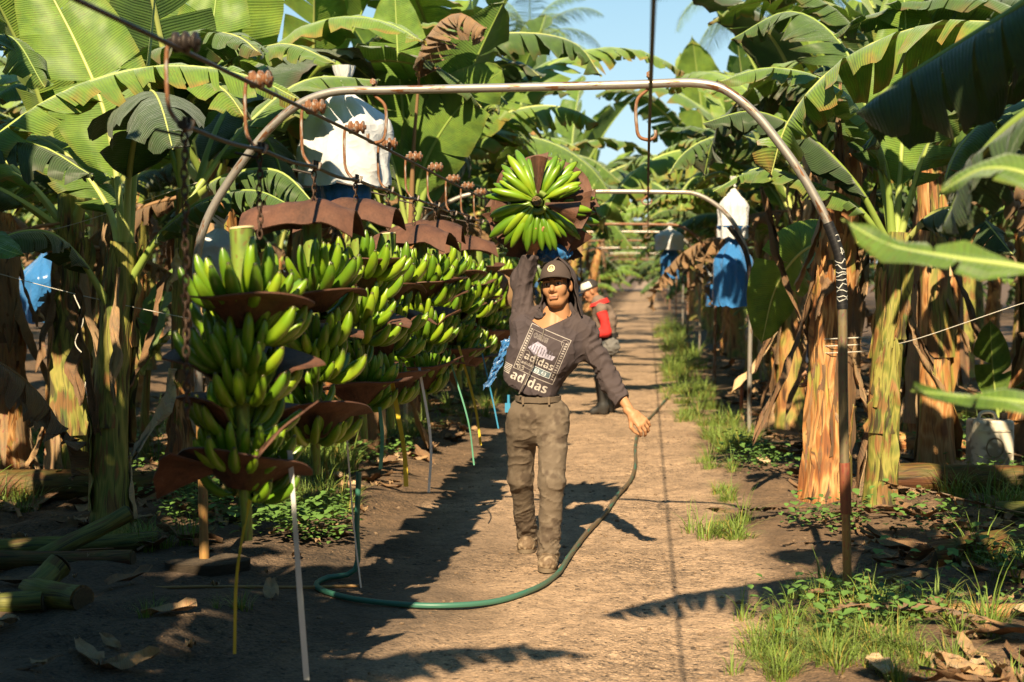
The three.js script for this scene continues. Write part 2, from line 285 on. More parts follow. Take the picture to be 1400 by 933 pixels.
{
  const a = thing('steel_arch', 'tall grey steel pipe arch with black taped leg, spanning path over the carrier', 'arch');
  const top = [[-2.292, 1.467, -7.073], [-2.282, 1.672, -7.071], [-2.225, 1.846, -7.065], [-2.089, 2.059, -7.051], [-1.877, 2.304, -7.029], [-1.731, 2.41, -7.013], [-1.559, 2.464, -6.995], [-1.278, 2.466, -6.965], [-.657, 2.463, -6.9], [-.091, 2.462, -6.84], [.235, 2.46, -6.805], [.354, 2.429, -6.793], [.49, 2.321, -6.778], [.609, 2.175, -6.766], [.727, 2.004, -6.753], [.828, 1.816, -6.743]];
  mesh('pipe', tube([[-2.285, .92, -7.072], [-2.29, 1.2, -7.072], ...top, [.86, 1.74, -6.74]], .0215, 150, 14), M.steelTube, a);
  mesh('tape_wrap', (() => { const g = tube([[.835, 1.80, -6.742], [.868, 1.715, -6.738], [.890, 1.64, -6.736], [.90, 1.52, -6.735], [.905, 1.40, -6.734]], .0255, 30, 14); const u = g.attributes.uv; for (let i = 0; i < u.count; i++) u.setXY(i, u.getX(i) / .14, 1 - u.getY(i) / .42); return g; })(), M.tape, a);
  mesh('leg', tube([[.905, 1.42, -6.734], [.913, 1.0, -6.733], [.923, .64, -6.733]], .0225, 10, 12), M.olivePole, a);
  mesh('leg_sleeve', tube([[.922, .68, -6.733], [.926, .6, -6.7325], [.932, .44, -6.732]], .026, 8, 12), M.redPole, a);
  const low = mesh('leg', tube([[.931, .46, -6.732], [.938, .25, -6.731], [.947, -.06, -6.73]], .0205, 8, 12), M.bamboo, a); low.userData.label = 'yellowed lower leg end stuck in the grass';
  mesh('leg', tube([[-2.284, .96, -7.072], [-2.27, .5, -7.07], [-2.262, -.02, -7.07]], (t) => .0245 + .002 * Math.sin(t * 24), 24, 12), M.bamboo, a).userData.label = 'brown wooden pole leg';
  mesh('foot_block', sheet((u, v) => { const t = u * Math.PI * 2, r = (.21 + .03 * n3(Math.cos(t), Math.sin(t), 3)) * (v < .9 ? 1 : .86) * (v < .97 ? 1 : 0); return V(-2.262 + Math.cos(t) * r, groundHeight(-2.262, -7.07) - .02 + Math.min(v, .94) * .065, -7.07 + Math.sin(t) * r * .8); }, 22, 12, .002), mat({ color: RGB(.11, .085, .06), map: dirtColor, roughness: .95, bumpMap: dirtBump, bumpScale: .01 }), a);
  hookRod('cable_hook', a, -1.35, 2.472, -6.972, .262, 1);
  hookRod('cable_hook', a, .005, 2.47, -6.83, .27, -1);
}
for (let k = 1; k < 13; k++) {
  const z = -6.9 - 6.5 * k, H = 2.28 + .05 * Math.sin(k * 2.3), xl = -2.25 + .05 * Math.sin(k * 5), xr = .95 + .04 * Math.sin(k * 3), r = .58;
  const a = thing('steel_arch', ['', 'rusty pipe arch behind the carrier with dark lower leg, second along path', 'third pipe arch along the path, low and rusty', 'fourth pipe arch along the path'][k] ?? `${['fifth', 'sixth', 'seventh', 'eighth', 'ninth', 'tenth', 'eleventh', 'twelfth', 'thirteenth'][k - 4]} pipe arch along the path, small and distant`, 'arch', k > 3 ? 'distant pipe arches' : undefined);
  const p = [[xl, -.05, z], [xl, .8, z], [xl, H - r - .15, z], [xl + .06, H - r + .15, z], [xl + r * .45, H - r * .32, z], [xl + r, H - .02, z], [xl + r + .3, H, z], [(xl + xr) / 2, H + .01, z], [xr - r - .2, H, z], [xr - r + .08, H - .02, z], [xr - r * .4, H - r * .34, z], [xr - .07, H - r + .12, z], [xr, H - r - .2, z], [xr, .8, z], [xr, -.05, z]];
  mesh('pipe', tube(p, .0215, 110, 10), k % 2 ? M.steelTube : M.rustTube, a);
  if (k < 3) mesh('tape_wrap', tube([[xr - .2, H - .32, z], [xr - .06, H - r + .06, z], [xr, H - r - .22, z], [xr, 1.2, z]], .026, 20, 10), M.darkSteel, a);
  hookRod('cable_hook', a, -1.35, H + .005, z, H - 2.2, 1); hookRod('cable_hook', a, .005, H + .005, z, H - 2.2, -1);
}

// ---------------------------------------------------------------- cableway
const LINE_X = -1.35, LINE_Y = 2.21;
M.cable = mat({ color: RGB(.06, .042, .033), roughness: .55, metalness: .5 });
single('cable', tube([[LINE_X, LINE_Y + .005, 3], [LINE_X, LINE_Y, -7], [LINE_X, LINE_Y - .03, -11], [LINE_X, LINE_Y - .005, -20], [LINE_X, LINE_Y, -92]], .0075, 80, 6), M.cable, 'dark steel cable that the banana bunches hang from', 'cable');
single('cable', tube([[.03, 2.22, 3], [.005, 2.2, -6.83], [.005, 2.19, -20], [.005, 2.2, -92]], .0075, 60, 6), M.cable, 'dark bare steel cable held by the hook over the path', 'cable');
const pulleyGeo = new THREE.LatheGeometry([[.004, -.052], [.011, -.052], [.011, -.044], [.03, -.042], [.031, -.034], [.018, -.026], [.018, -.02], [.031, -.014], [.032, -.004], [.018, .003], [.018, .01], [.031, .016], [.03, .028], [.013, .03], [.013, .046], [.004, .046]].map(([x, y]) => new THREE.Vector2(x, y)), 14).rotateZ(Math.PI / 2).translate(0, .03, 0);
const hangerGeo = tube([[-.045, .03, 0], [-.05, .0, 0], [-.05, -.10, .002], [-.043, -.165, 0], [-.01, -.21, 0], [.012, -.225, 0], [.026, -.21, 0], [.027, -.195, 0]], .0068, 30, 8);
const jointGeo = merge([new THREE.CylinderGeometry(.014, .014, .05, 8).rotateX(Math.PI / 2).translate(0, -.212, 0), new THREE.CylinderGeometry(.005, .005, .09, 6).rotateZ(1.35).translate(-.045, -.232, 0), boxg(.012, .035, .012, .008, -.205, .018), boxg(.012, .035, .012, .008, -.205, -.018)]);
const linkGeo = new THREE.TorusGeometry(.0095, .0034, 5, 10).scale(1, 1.75, 1);
function chainGeo(n, y0) { const l = []; for (let i = 0; i < n; i++) l.push(linkGeo.clone().rotateY(i % 2 ? Math.PI / 2 : 0).rotateZ(.03 * Math.sin(i * 3)).translate(.002 * Math.sin(i), y0 - i * .0262, 0)); return merge(l); }
const chainShort = chainGeo(11, -.245), chainLong = chainGeo(32, -.245), ZS = [];
for (let k = 0; k < 15; k++) {
  const z = -4.07 - .822 * k + .02 * Math.sin(k * 7); ZS.push(z);
  const t = thing('trolley_hanger', k ? 'rusty pulley trolley with bent rod and chain above a banana bunch' : 'dark pulley trolley with an empty dangling chain', 'trolley', k ? 'pulley trolleys on the cable' : undefined, [LINE_X, LINE_Y - (k > 6 && k < 10 ? .02 : 0), z]);
  mesh('pulley', pulleyGeo, k < 1 ? M.darkSteel : M.rust, t); mesh('hanger_rod', hangerGeo, M.rustTube, t); mesh('joint', jointGeo, M.darkSteel, t); mesh('chain', k ? chainShort : chainLong, M.chain, t);
  t.rotation.y = .12 * Math.sin(k * 5.1);
}
for (let k = 0; k < 14; k++) single('spacer_bar', tube([[LINE_X + .01, 1.996, ZS[k]], [LINE_X + .012, 1.985 + .008 * Math.sin(k * 3), (ZS[k] + ZS[k + 1]) / 2], [LINE_X + .01, 1.996, ZS[k + 1]]], .0075, 10, 7), k < 3 ? M.cable : M.rustTube, 'thin rod joining neighbouring trolleys under the cable', 'rod', 'spacer rods between trolleys');

// ---------------------------------------------------------------- banana bunches
function fingerGeo(L, r0, a0, a1, seed) {
  const seg = 11, rad = 9, pos = [], idx = [], col = []; let x = 0, y = 0;
  const prof = [[0, .34], [.08, .36], [.15, .46], [.24, .78], [.35, .96], [.5, 1.03], [.65, 1], [.78, .9], [.88, .68], [.945, .42], [.985, .34], [1, .2]];
  for (let i = 0; i <= seg; i++) {
    const s = prof[i][0], ds = i ? s - prof[i - 1][0] : 0, a = lerp(a0, a1, Math.pow(s, 1.05)); x += Math.cos(a) * ds * L; y += Math.sin(a) * ds * L;
    for (let j = 0; j < rad; j++) {
      const t = j / rad * Math.PI * 2, k = 1 + .07 * Math.cos(5 * t + seed) * (s > .2 && s < .9 ? 1 : 0), r = r0 * prof[i][1] * k, c = Math.cos(t) * r, q = Math.sin(t) * r;
      pos.push(x - Math.sin(a) * c, y + Math.cos(a) * c, q);
      const tip = s > .96, ped = s < .15; const ridge = .93 + .09 * Math.cos(5 * t + seed); col.push(...(tip ? [.35, .2, .8] : ped ? [.8 * ridge, .82 * ridge, 1] : [ridge * (1 + .1 * Math.sin(i * 2 + seed) + .12 * n3(i * .8, j * .9, seed)), ridge * (1 + .06 * n3(i * .8, j * .9, seed)), ridge]));
    }
  }
  for (let i = 0; i < seg; i++) for (let j = 0; j < rad; j++) { const a = i * rad + j, b = i * rad + (j + 1) % rad; idx.push(a, b, a + rad, b, b + rad, a + rad); }
  const c = pos.length / 3; pos.push(x, y, 0); col.push(.2, .1, .5); for (let j = 0; j < rad; j++) idx.push(seg * rad + j, seg * rad + (j + 1) % rad, c);
  return geo(pos, idx, null, col);
}
const fingersOuter = [0, 1, 2].map((k) => fingerGeo(.225 + .012 * k, .0228 + .001 * k, -.1, 1.12 + .12 * k, k * 1.3));
const fingersInner = [0, 1, 2].map((k) => fingerGeo(.20 + .01 * k, .0218, .5, 1.42 + .1 * k, k * 2.1));
const fingersFlat = [0, 1, 2].map((k) => fingerGeo(.225 + .008 * k, .0218, .34 - .05 * k, -.42 - .08 * k, k * 1.7));
const crownGeo = new THREE.TorusGeometry(.05, .017, 6, 14, Math.PI * 1.05).rotateX(Math.PI / 2).rotateY(Math.PI * .525 ).scale(1, 1.25, 1);
function addHand(bunch, y, face, n, span, size, rnd, outer = fingersOuter, inner = fingersInner, tint = 0) {
  const h = mesh('hand', crownGeo, M.stalk, bunch); h.position.y = y; h.rotation.set((rnd() - .5) * .22, face, (rnd() - .5) * .22, 'YXZ'); h.scale.setScalar(size);
  for (let row = 0; row < 2; row++) {
    const m = row ? n - 1 : n;
    for (let i = 0; i < m; i++) {
      const az = ((i + .5) / m - .5) * span + (rnd() - .5) * .07, g = (row ? inner : outer)[Math.floor(rnd() * 3)];
      const f = mesh('banana', g, M.banana[Math.min(3, Math.floor(rnd() * 3) + (rnd() < tint ? 1 : 0))], h), r = row ? .038 : .05, s = (.86 + .24 * rnd()) * (1 - .07 * Math.abs(az));
      f.position.set(Math.cos(az) * r, row ? .014 : -.008, -Math.sin(az) * r); f.rotation.set((rnd() - .5) * .3, az + (rnd() - .5) * .16, (rnd() - .5) * .24); f.scale.setScalar(s);
    }
  }
  return h;
}
function padGeo(face, span, r1, rise, seed, curl = 0) {      // a sheet tucked between two hands: hugs the stalk, then flares out under the fingers above
  return sheet((u, v) => {
    const t = face + (u - .5) * span, edge = Math.abs(2 * u - 1), R = r1 * (1 + .16 * edge ** 4 + .08 * n3(u * 1.6, seed, 1)), k = v < .55 ? v / .55 * .5 : .5 + .5 * Math.pow((v - .55) / .45, 1.2), r = lerp(.05, R, k);
    return V(Math.cos(t) * r, rise * (v < .6 ? v : .6 + (v - .6) * .45) + .014 * v * n3(u * 1.8, seed, 9) - .05 * v * v * edge ** 2 * (.5 + n3(seed, 2, 2)) + curl * .05 * v ** 4, -Math.sin(t) * r);
  }, 22, 10, .006, .9, .35);
}
function ribbonGeo(p, w, seed) {
  const c = new THREE.CatmullRomCurve3(p.map((q) => V(...q)));
  return sheet((u, v) => { const q = c.getPointAt(u), a = .5 * n3(u * 1.3, seed, 2) + .15; q.x += (v - .5) * w * Math.cos(a); q.z += (v - .5) * w * Math.sin(a); return q; }, 16, 2, .0012);
}
const ordinals = ['', 'first', 'second', 'third', 'fourth', 'fifth', 'sixth', 'seventh', 'eighth', 'ninth', 'tenth', 'eleventh', 'twelfth'];
const ribbonPlan = { 1: [['yellow', [.03, -.88, .03], [-.01, -1.12, .04], [-.02, -1.39, .04], .010], ['white', [.17, -.72, .05], [.19, -1.1, .03], [.215, -1.475, .02], .019]], 2: [['white', [.12, -.8, -.2], [.15, -1.3, -.3], [.18, -1.56, -.3], .007]], 3: [['yellow', [.15, -.75, 0], [.205, -1.1, 0], [.21, -1.25, 0], .022], ['green', [.1, -.86, .1], [.11, -1.0, .1], [.1, -1.15, .1], .018]], 4: [['white', [.17, -.7, 0], [.235, -1.1, 0], [.225, -1.36, 0], .014]], 5: [['green', [.17, -.7, 0], [.27, -1.05, 0], [.3, -1.3, 0], .010]], 6: [['yellow', [.17, -.7, 0], [.28, -1.1, 0], [.315, -1.34, 0], .016]], 7: [['blue', [.17, -.7, 0], [.26, -1.1, 0], [.3, -1.3, 0], .010]] };
for (let k = 1; k <= 12; k++) {
  const rnd = rngOf(500 + k), b = thing('banana_bunch', `${ordinals[k]} green banana bunch along the hanging line, ${{ 1: 'with yellow cord and wide white ribbon', 2: 'with thin white ribbon', 3: 'with short yellow ribbon', 4: 'with long white ribbon', 5: 'with green ribbon', 6: 'with yellow ribbon', 7: 'with blue ribbon' }[k] ?? 'padded with brown sheets'}`, 'banana bunch', 'banana bunches hung on the cable');
  b.position.set([0, -1.40, -1.36, -1.34][k] ?? -1.34 + .03 * Math.sin(k * 4), [0, 1.72, 1.765, 1.81][k] ?? 1.80 - .03 * (k % 3), ZS[k] + (k === 1 ? .05 : 0)); b.rotation.y = k === 1 ? 0 : rnd() * .4;
  b.rotation.z = .03 * Math.sin(k * 3.1); b.rotation.x = .03 * Math.cos(k * 2.3);
  mesh('stalk', tube([[0, 0, 0], [.004, -.3, 0], [0, -.6, .01], [.01, -.86, .012], [.02, -1.02, .02]], (t) => lerp(.041, .017, t ** .8), 20, 10), M.stalk, b);
  const top = mesh('cut_end', new THREE.CylinderGeometry(.0395, .041, .006, 12).translate(0, .004, 0), M.cut, b); top.rotation.z = .1;
  let face = [0, -1.2, -.5, -.9, -.3][k] ?? rnd() * 6;
  const n = k === 1 ? 7 : 6 + (k % 2); if (k === 1) b.scale.setScalar(1.06);
  for (let i = 0; i < n; i++) { const y = -.25 - i * (.62 / (n - 1)); addHand(b, y, face, (k < 4 ? 9 : 8) + Math.floor(rnd() * 2), k < 4 ? 4 : 3.7, lerp(.99, .82, i / (n - 1)) * (.97 + .06 * rnd()), rnd, fingersOuter, fingersInner, k > 2 ? .85 : k > 1 ? .6 : .25); face += 2.15 + rnd() * .5; }
  for (let i = 0; i < 4; i++) { const p = mesh('padding_sheet', padGeo(-1.3 + i * 1.9 + rnd() * .8 + (k === 1 ? [.2, .9, .1, .6][i] : 0), 2.6 + 1.2 * rnd(), .19 + .05 * rnd(), .13 + .05 * rnd(), k * 9 + i, rnd() * 1.2 - .4), M.pad, b); p.position.y = -.36 - i * .175 + .04 * rnd(); p.rotation.z = (rnd() - .5) * .24; p.rotation.x = (rnd() - .5) * .24; }
  if (k === 1) for (const [f, y, w, r, dy] of [[-.75, -.74, .8, .29, .10], [-2.6, -.78, .75, .29, -.02]]) mesh('padding_sheet', sheet((u, v) => { const t = f + (u - .5) * w * (.45 + .55 * v), q = lerp(.06, r, v) * (1 + .06 * n3(u * 2, v, f)); return V(Math.cos(t) * q, y + dy * v + .17 * (u - .5) * v + .03 * Math.sin(u * 3.1) * v, -Math.sin(t) * q); }, 10, 8, .006, .4, .3), M.pad, b);
  if ([2, 3, 5, 6, 8].includes(k)) { const w = .17 + .03 * rnd(), s = mesh('top_sheet', sheet((u, v) => V((u - .5) * .46, .035 - .13 * (u - .5) ** 2 * (1 + u) + .012 * n3(u * 3, v * 2, k), (v - .5) * w * 2 + .02 * n3(u * 2, 3, k)).add(V(0, -.10 * Math.pow(Math.abs(v - .5) * 2, 2), 0)), 16, 8, .006, .5, .35), M.pad, b); s.position.set(-.05, .065, -.06); s.rotation.y = .3 * (rnd() - .5); s.rotation.z = .08; }
  for (const [c, p0, p1, p2, w] of ribbonPlan[k] ?? []) mesh('ribbon', ribbonGeo([p0, p1, p2], w, k), M.ribbon[c], b);
}

// ---------------------------------------------------------------- banana leaves
// blade(o): midrib along o.curve (base to tip); o.up is the leaf's upper side; returns blade and rib geometries
function leafGeometry(o, rnd) {
  const { curve, half, fold = .25, bend = .8, tears = 6, gap = .12, hang = .5, petiole = .14, brown = .3, wave = .02, ribR = .017, up } = o;
  const L = curve.getLength(), S = 40, fr = [];
  for (let i = 0; i <= S; i++) {
    const t = i / S, T = curve.getTangentAt(t), side = V(0, 0, 0).crossVectors(T, up).normalize(), N = V(0, 0, 0).crossVectors(side, T).normalize();
    fr.push({ P: curve.getPointAt(t), T, side, N });
  }
  const at = (t) => { const k = clamp(t, 0, 1) * S, i = Math.min(S - 1, Math.floor(k)), f = k - i, a = fr[i], b = fr[i + 1], m = (p, q) => p.clone().lerp(q, f); return { P: m(a.P, b.P), T: m(a.T, b.T).normalize(), side: m(a.side, b.side).normalize(), N: m(a.N, b.N).normalize() }; };
  const width = (t) => { const q = clamp((t - petiole) / (1 - petiole), 0, 1); return half * Math.pow(Math.sin(Math.PI * Math.pow(q, .72)), .62) * (q > .9 ? 1 : 1); };
  const pos = [], uv = [], col = [], idx = [], down = V(0, -1, 0), rows = 6, seed = rnd() * 100;
  for (const h of [1, -1]) {
    const cuts = [petiole]; for (let i = 1; i < tears; i++) cuts.push(petiole + (1 - petiole) * clamp((i + (rnd() - .5) * .8) / tears, .03, .97)); cuts.push(1);
    for (let s = 0; s < cuts.length - 1; s++) {
      const t0 = cuts[s], t1 = cuts[s + 1], nu = Math.max(2, Math.ceil((t1 - t0) * L / .075)), extra = hang * (rnd() - .25) * 1.3, slant = .18 + .35 * rnd(), tc = (t0 + t1) / 2, g = gap * (.4 + rnd()), base = pos.length / 3, twist = (rnd() - .5) * .5 * hang, cutLen = tears > 8 ? .82 + .28 * rnd() : 1;
      for (let i = 0; i <= nu; i++) {
        const t = lerp(t0, t1, i / nu), e = Math.abs(2 * i / nu - 1), F = at(t), w = width(t) * cutLen, p = F.P.clone();
        let ang = fold;
        for (let r = 0; r <= rows; r++) {
          const v = r / rows;
          if (r) {
            ang = fold - (bend + extra) * v - twist * (i / nu - .5) * v;
            const d = F.side.clone().multiplyScalar(h * Math.cos(ang)).addScaledVector(F.N, Math.sin(ang));
            p.addScaledVector(d, w / rows); p.addScaledVector(F.T, slant * w / rows * (.4 + v) + (tc - t) * L * g * 2 / rows * v * 1.6);
          }
          const q = p.clone().addScaledVector(F.N, wave * v * (n3(t * L * 5, v * 1.5 + h * 7, seed) + .5 * Math.sin(t * L * 26 + seed + h)));
          pos.push(q.x, q.y, q.z); uv.push(t * L / .5, h * v * w / .5 + h * .02);
          const b = clamp(brown * 2.6 * (Math.max(smoothstep(v, .86, 1), tears > 3 ? smoothstep(e, .75, 1) * smoothstep(v, .5, 1) * .8 : 0) + smoothstep(t, .93, 1)) * (.5 + .9 * n3(t * L * 3.5, v * 2 + h * 3, seed + 9)) , 0, 1);
          col.push(lerp(1, 2.3, b), lerp(1, .72, b), lerp(1, 1.6, b));
        }
      }
      for (let i = 0; i < nu; i++) for (let r = 0; r < rows; r++) { const a = base + i * (rows + 1) + r, b = a + rows + 1; h > 0 ? idx.push(a, a + 1, b, b, a + 1, b + 1) : idx.push(a, b, a + 1, b, b + 1, a + 1); }
    }
  }
  const rib = tube(curve, (t) => ribR * lerp(1.9, .18, Math.pow(t, .55)), 26, 6, {});
  return { blade: geo(pos, idx, uv, col), rib };
}
function arcCurve(L, e0, droop, sway, seed) {            // in the x-y plane, growing along +x
  const p = [V(0, 0, 0)], n = 9; let q = V(0, 0, 0);
  for (let i = 0; i < n; i++) { const t = (i + .5) / n, a = e0 - droop * Math.pow(t, 1.5), s = sway * Math.sin(t * 2.5 + seed); q = q.clone().add(V(Math.cos(a) * Math.cos(s), Math.sin(a), Math.cos(a) * Math.sin(s)).multiplyScalar(L / n)); p.push(q); }
  return new THREE.CatmullRomCurve3(p);
}
const UPV = V(0, 1, 0), protos = { upright: [], arching: [], drooping: [], shredded: [], dry: [] };
{
  const rnd = rngOf(901), R = (a, b) => lerp(a, b, rnd());
  const make = (kind, n, f) => { for (let i = 0; i < n; i++) { const o = f(i); o.up = o.up ?? V(-.35, 1, 0).normalize(); protos[kind].push(leafGeometry(o, rnd)); } };
  make('upright', 5, (i) => ({ curve: arcCurve(R(1.5, 1.9), R(1.25, 1.45), R(.35, .8), .1, i), half: R(.22, .30), fold: R(.5, .9), bend: R(.2, .6), tears: 2 + 2 * (i % 3), hang: .35, petiole: .1, brown: .1, wave: .02, up: V(-1, .12, 0).normalize() }));
  make('arching', 6, (i) => ({ curve: arcCurve(R(1.7, 2.2), R(1.0, 1.25), R(1.5, 2.1), .12, i), half: R(.24, .31), fold: R(.2, .4), bend: R(.6, 1.1), tears: 5 + i * 3, hang: .55, gap: .12, brown: .4, wave: .025 }));
  make('drooping', 6, (i) => ({ curve: arcCurve(R(1.6, 2.1), R(.6, .95), R(1.7, 2.3), .14, i), half: R(.24, .32), fold: R(0, .2), bend: R(1, 1.4), tears: 8 + i * 3, hang: .7, gap: .18, brown: .55, wave: .02 }));
  make('shredded', 6, (i) => ({ curve: arcCurve(R(1.6, 2.0), R(.75, 1.1), R(1.5, 2.0), .12, i), half: R(.27, .36), fold: R(-.2, .1), bend: R(1.2, 1.5), tears: 18 + i * 3, hang: .7, gap: .3, brown: .5, wave: .015 }));
  make('dry', 6, (i) => ({ curve: arcCurve(R(1.0, 1.5), R(-.2, .35), R(1.35, 1.75), .25, i), half: R(.10, .19), fold: R(-.6, -.1), bend: R(.7, 1.7), tears: 9 + i, hang: 1.1, gap: .38, brown: 0, wave: .05, ribR: .009 }));
}
function addLeaf(parent, kind, rnd, at, az, size, material, tilt = 0, ribMat) {
  const list = protos[kind], g = list[Math.floor(rnd() * list.length)], dry = kind === 'dry';
  const m = mesh(dry ? 'dry_leaf' : 'leaf', g.blade, material, parent); m.position.set(...at); m.rotation.set(0, az, 0); m.rotateZ(tilt); m.rotateX((rnd() - .5) * .5); m.scale.setScalar(size);
  mesh('midrib', g.rib, ribMat ?? (dry ? M.dryRib : M.rib[Math.floor(rnd() * 3)]), m); return m;
}
// pseudostem: tapering, slightly bent, with overlapping sheath ridges
function stemGeometry(h, r0, r1, lean, seed, seg = 22, rad = 20) {
  const c = new THREE.CatmullRomCurve3([V(0, -.06, 0), V(lean[0] * .15, h * .3, lean[1] * .15), V(lean[0] * .5, h * .65, lean[1] * .5), V(lean[0], h, lean[1])]);
  const g = tube(c, (t) => lerp(r0, r1, Math.pow(t, .8)) * (1 + .25 * Math.exp(-t * 14)), seg, rad, { uvAround: 1, shape: (a, t) => { const w = ((a * 3 / Math.PI + t * 4.2 + seed) % 2 + 2) % 2 / 2; return .93 + .12 * w + .05 * n3(Math.cos(a) * 1.4, Math.sin(a) * 1.4, t * 5 + seed) + .03 * n3(Math.cos(a) * 4, Math.sin(a) * 4, t * 16 + seed); } });
  return { g, c };
}
function sheathGeometry(len, w, curl, seed) {            // a dry strip hanging off the stem, outward is +x
  return sheet((u, v) => { const y = -u * len * (1 + .12 * n3(v * 5, seed, 6)), out = curl * u ** 2.2 + .01, t = (v - .5) * (1.3 + u * 2.2 * (.7 + .5 * n3(seed, u * 2, 1))), ww = w * (.55 + .45 * n3(seed, u * 3.3, 7)) * (1 - .55 * u ** 2.5); return V(out - (1 - Math.cos(t)) * ww * .6 + .018 * n3(u * 5, v * 2, seed), y, Math.sin(t) * ww + .05 * u * n3(seed, u * 3, 4)); }, 16, 5, .003, len / .5, w / .3);
}
const sheaths = [0, 1, 2, 3, 4, 5].map((i) => sheathGeometry(.35 + .16 * i, .07 + .012 * (i % 3), [.05, .22, .1, .3, .03, .16][i], i * 3.7));
const bigSheaths = [0, 1, 2].map((i) => sheathGeometry(.7 + .2 * i, .085, .05 + .05 * i, i * 5.1 + 40));
function addSheaths(parent, c, r, n, rnd, big) {
  for (let i = 0; i < n; i++) {
    const t = .12 + .85 * rnd(), p = c.getPointAt(t), a = rnd() * 6.28, g = big && rnd() < .45 ? bigSheaths[Math.floor(rnd() * 3)] : sheaths[Math.floor(rnd() * 6)];
    const m = mesh('dry_sheath', g, M.drySheath[Math.floor(rnd() * 3)], parent), rr = lerp(r[0], r[1], t) * .98; m.position.set(p.x + Math.cos(a) * rr, p.y, p.z - Math.sin(a) * rr); m.rotation.y = a; m.rotateZ(rnd() < .2 ? 2.6 + rnd() * .4 : (rnd() - .3) * .3); m.scale.setScalar(.7 + .5 * rnd());
  }
}
// old sheaths still wrapped round the stem, their edges lifting
function addWraps(parent, c, r, n, rnd, mats) {
  for (let i = 0; i < n; i++) {
    const a0 = rnd() * 6.28, w = .7 + 1.3 * rnd(), t0 = Math.max(0, rnd() * .75 - .08), t1 = Math.min(.99, t0 + .25 + .5 * rnd()), sd = rnd() * 50, lift = .006 + .012 * rnd(), slant = (rnd() - .5) * .5;
    const g = sheet((u, v) => { const t = lerp(t0, t1 - .12 * (t1 - t0) * Math.abs(n3(u * 4, sd, 2)), v), p = c.getPointAt(clamp(t, 0, 1)), e = Math.abs(2 * u - 1), a = a0 + (u - .5) * w * (1 - .35 * v * v + .12 * n3(v * 3, sd, 3)) + slant * v, q = lerp(r[0], r[1], Math.pow(t, .8)) * (1 + .25 * Math.exp(-t * 14)) * (1.075 + .03 * n3(Math.cos(a) * 2, Math.sin(a) * 2, t * 6 + sd)) + lift * .4 + lift * 2.2 * Math.max(e ** 5, v ** 7) * (.7 + n3(v * 4, u * 2, sd)); return V(p.x + Math.cos(a) * q, p.y, p.z - Math.sin(a) * q); }, 12, 12, .004, w / 6.28, (t1 - t0) * 2);
    mesh('sheath', g, mats[Math.floor(rnd() * mats.length)], parent);
  }
}
function bananaPlant(x, z, o = {}) {
  const rnd = rngOf(o.seed ?? Math.floor(x * 131 + z * 977 + 40000)), s = o.size ?? 1.1 + .4 * rnd(), h = (o.height ?? 1.6 + .6 * rnd()) * (o.height ? 1 : s), lean = o.lean ?? [(rnd() - .5) * .35, (rnd() - .5) * .3], r = o.radius ?? [.115 * s, .068 * s];
  const p = thing('banana_plant', o.label, 'banana plant', o.group, onGround(x, z));
  const { g, c } = stemGeometry(h, r[0], r[1], lean, rnd() * 9, o.far ? 10 : 22, o.far ? 10 : 20);
  mesh('pseudostem', g, M.stems[o.stem ?? Math.floor(rnd() * 3)], p);
  const top = c.getPointAt(.985), n = o.leaves ?? 9;
  for (let i = 0; i < n; i++) {
    const k = i / n, kind = k < .25 ? 'upright' : k < .6 || o.noDroop ? 'arching' : rnd() < .5 ? 'drooping' : 'shredded', az = (o.turn ?? rnd() * 6) + i * 2.4 + (rnd() - .5) * .5, rr = r[1] * .55;
    addLeaf(p, kind, rnd, [top.x + Math.cos(az) * rr, top.y - k * .22 * s, top.z - Math.sin(az) * rr], az, s * (o.leafSize ?? 1) * (.85 + .3 * rnd()), kind === 'upright' && rnd() < .6 ? M.youngLeaf : M.leaves[Math.min(3, Math.floor(rnd() * 3 + k * 1.2))], (rnd() - .5) * .25);
  }
  for (let i = 0; i < (o.dry ?? 3); i++) { const az = rnd() * 6.28; addLeaf(p, 'dry', rnd, [top.x * .9 + Math.cos(az) * r[1] * .8, top.y - .15 - .35 * rnd(), top.z * .9 - Math.sin(az) * r[1] * .8], az, s * (.7 + .35 * rnd()), rnd() < .5 ? M.dryLeaf : M.dryLeaf2, 0); }
  addSheaths(p, c, r, o.sheath ?? 6, rnd, true);
  if (!o.far && (o.wraps ?? (z > -19 ? 5 : 0))) addWraps(p, c, r, o.wraps ?? 5, rngOf(Math.floor(x * 77 - z * 31)), o.wrapMats ?? [M.stems[0], M.stems[1], M.stems[2], M.drySheath[1], M.drySheath[0]]);
  return p;
}
// harvested stem: no crown, torn top
function cutStem(x, z, h, r, lean, stem, label, seed, n, group) {
  const rnd = rngOf(seed), p = thing('banana_stump', label, 'banana stem', group, onGround(x, z)), { g, c } = stemGeometry(h, r[0], r[1], lean, seed, 30, 26);
  mesh('pseudostem', g, M.stems[stem], p);
  addWraps(p, c, r, 9, rngOf(seed + 5), [M.stems[2], M.stems[2], M.stems[0], M.drySheath[0], M.drySheath[1]]);
  addSheaths(p, c, r, n, rnd, true);
  const top = c.getPointAt(.97);
  for (let i = 0; i < 7; i++) { const a = i * .9 + rnd(), m = mesh('torn_sheath', sheaths[Math.floor(rnd() * 4)], M.drySheath[Math.floor(rnd() * 3)], p); m.position.set(top.x + Math.cos(a) * r[1] * .85, top.y, top.z - Math.sin(a) * r[1] * .85); m.rotation.y = a; m.rotateZ(Math.PI - .25 - .5 * rnd()); m.scale.setScalar(.35 + .3 * rnd()); }
  return p;
}
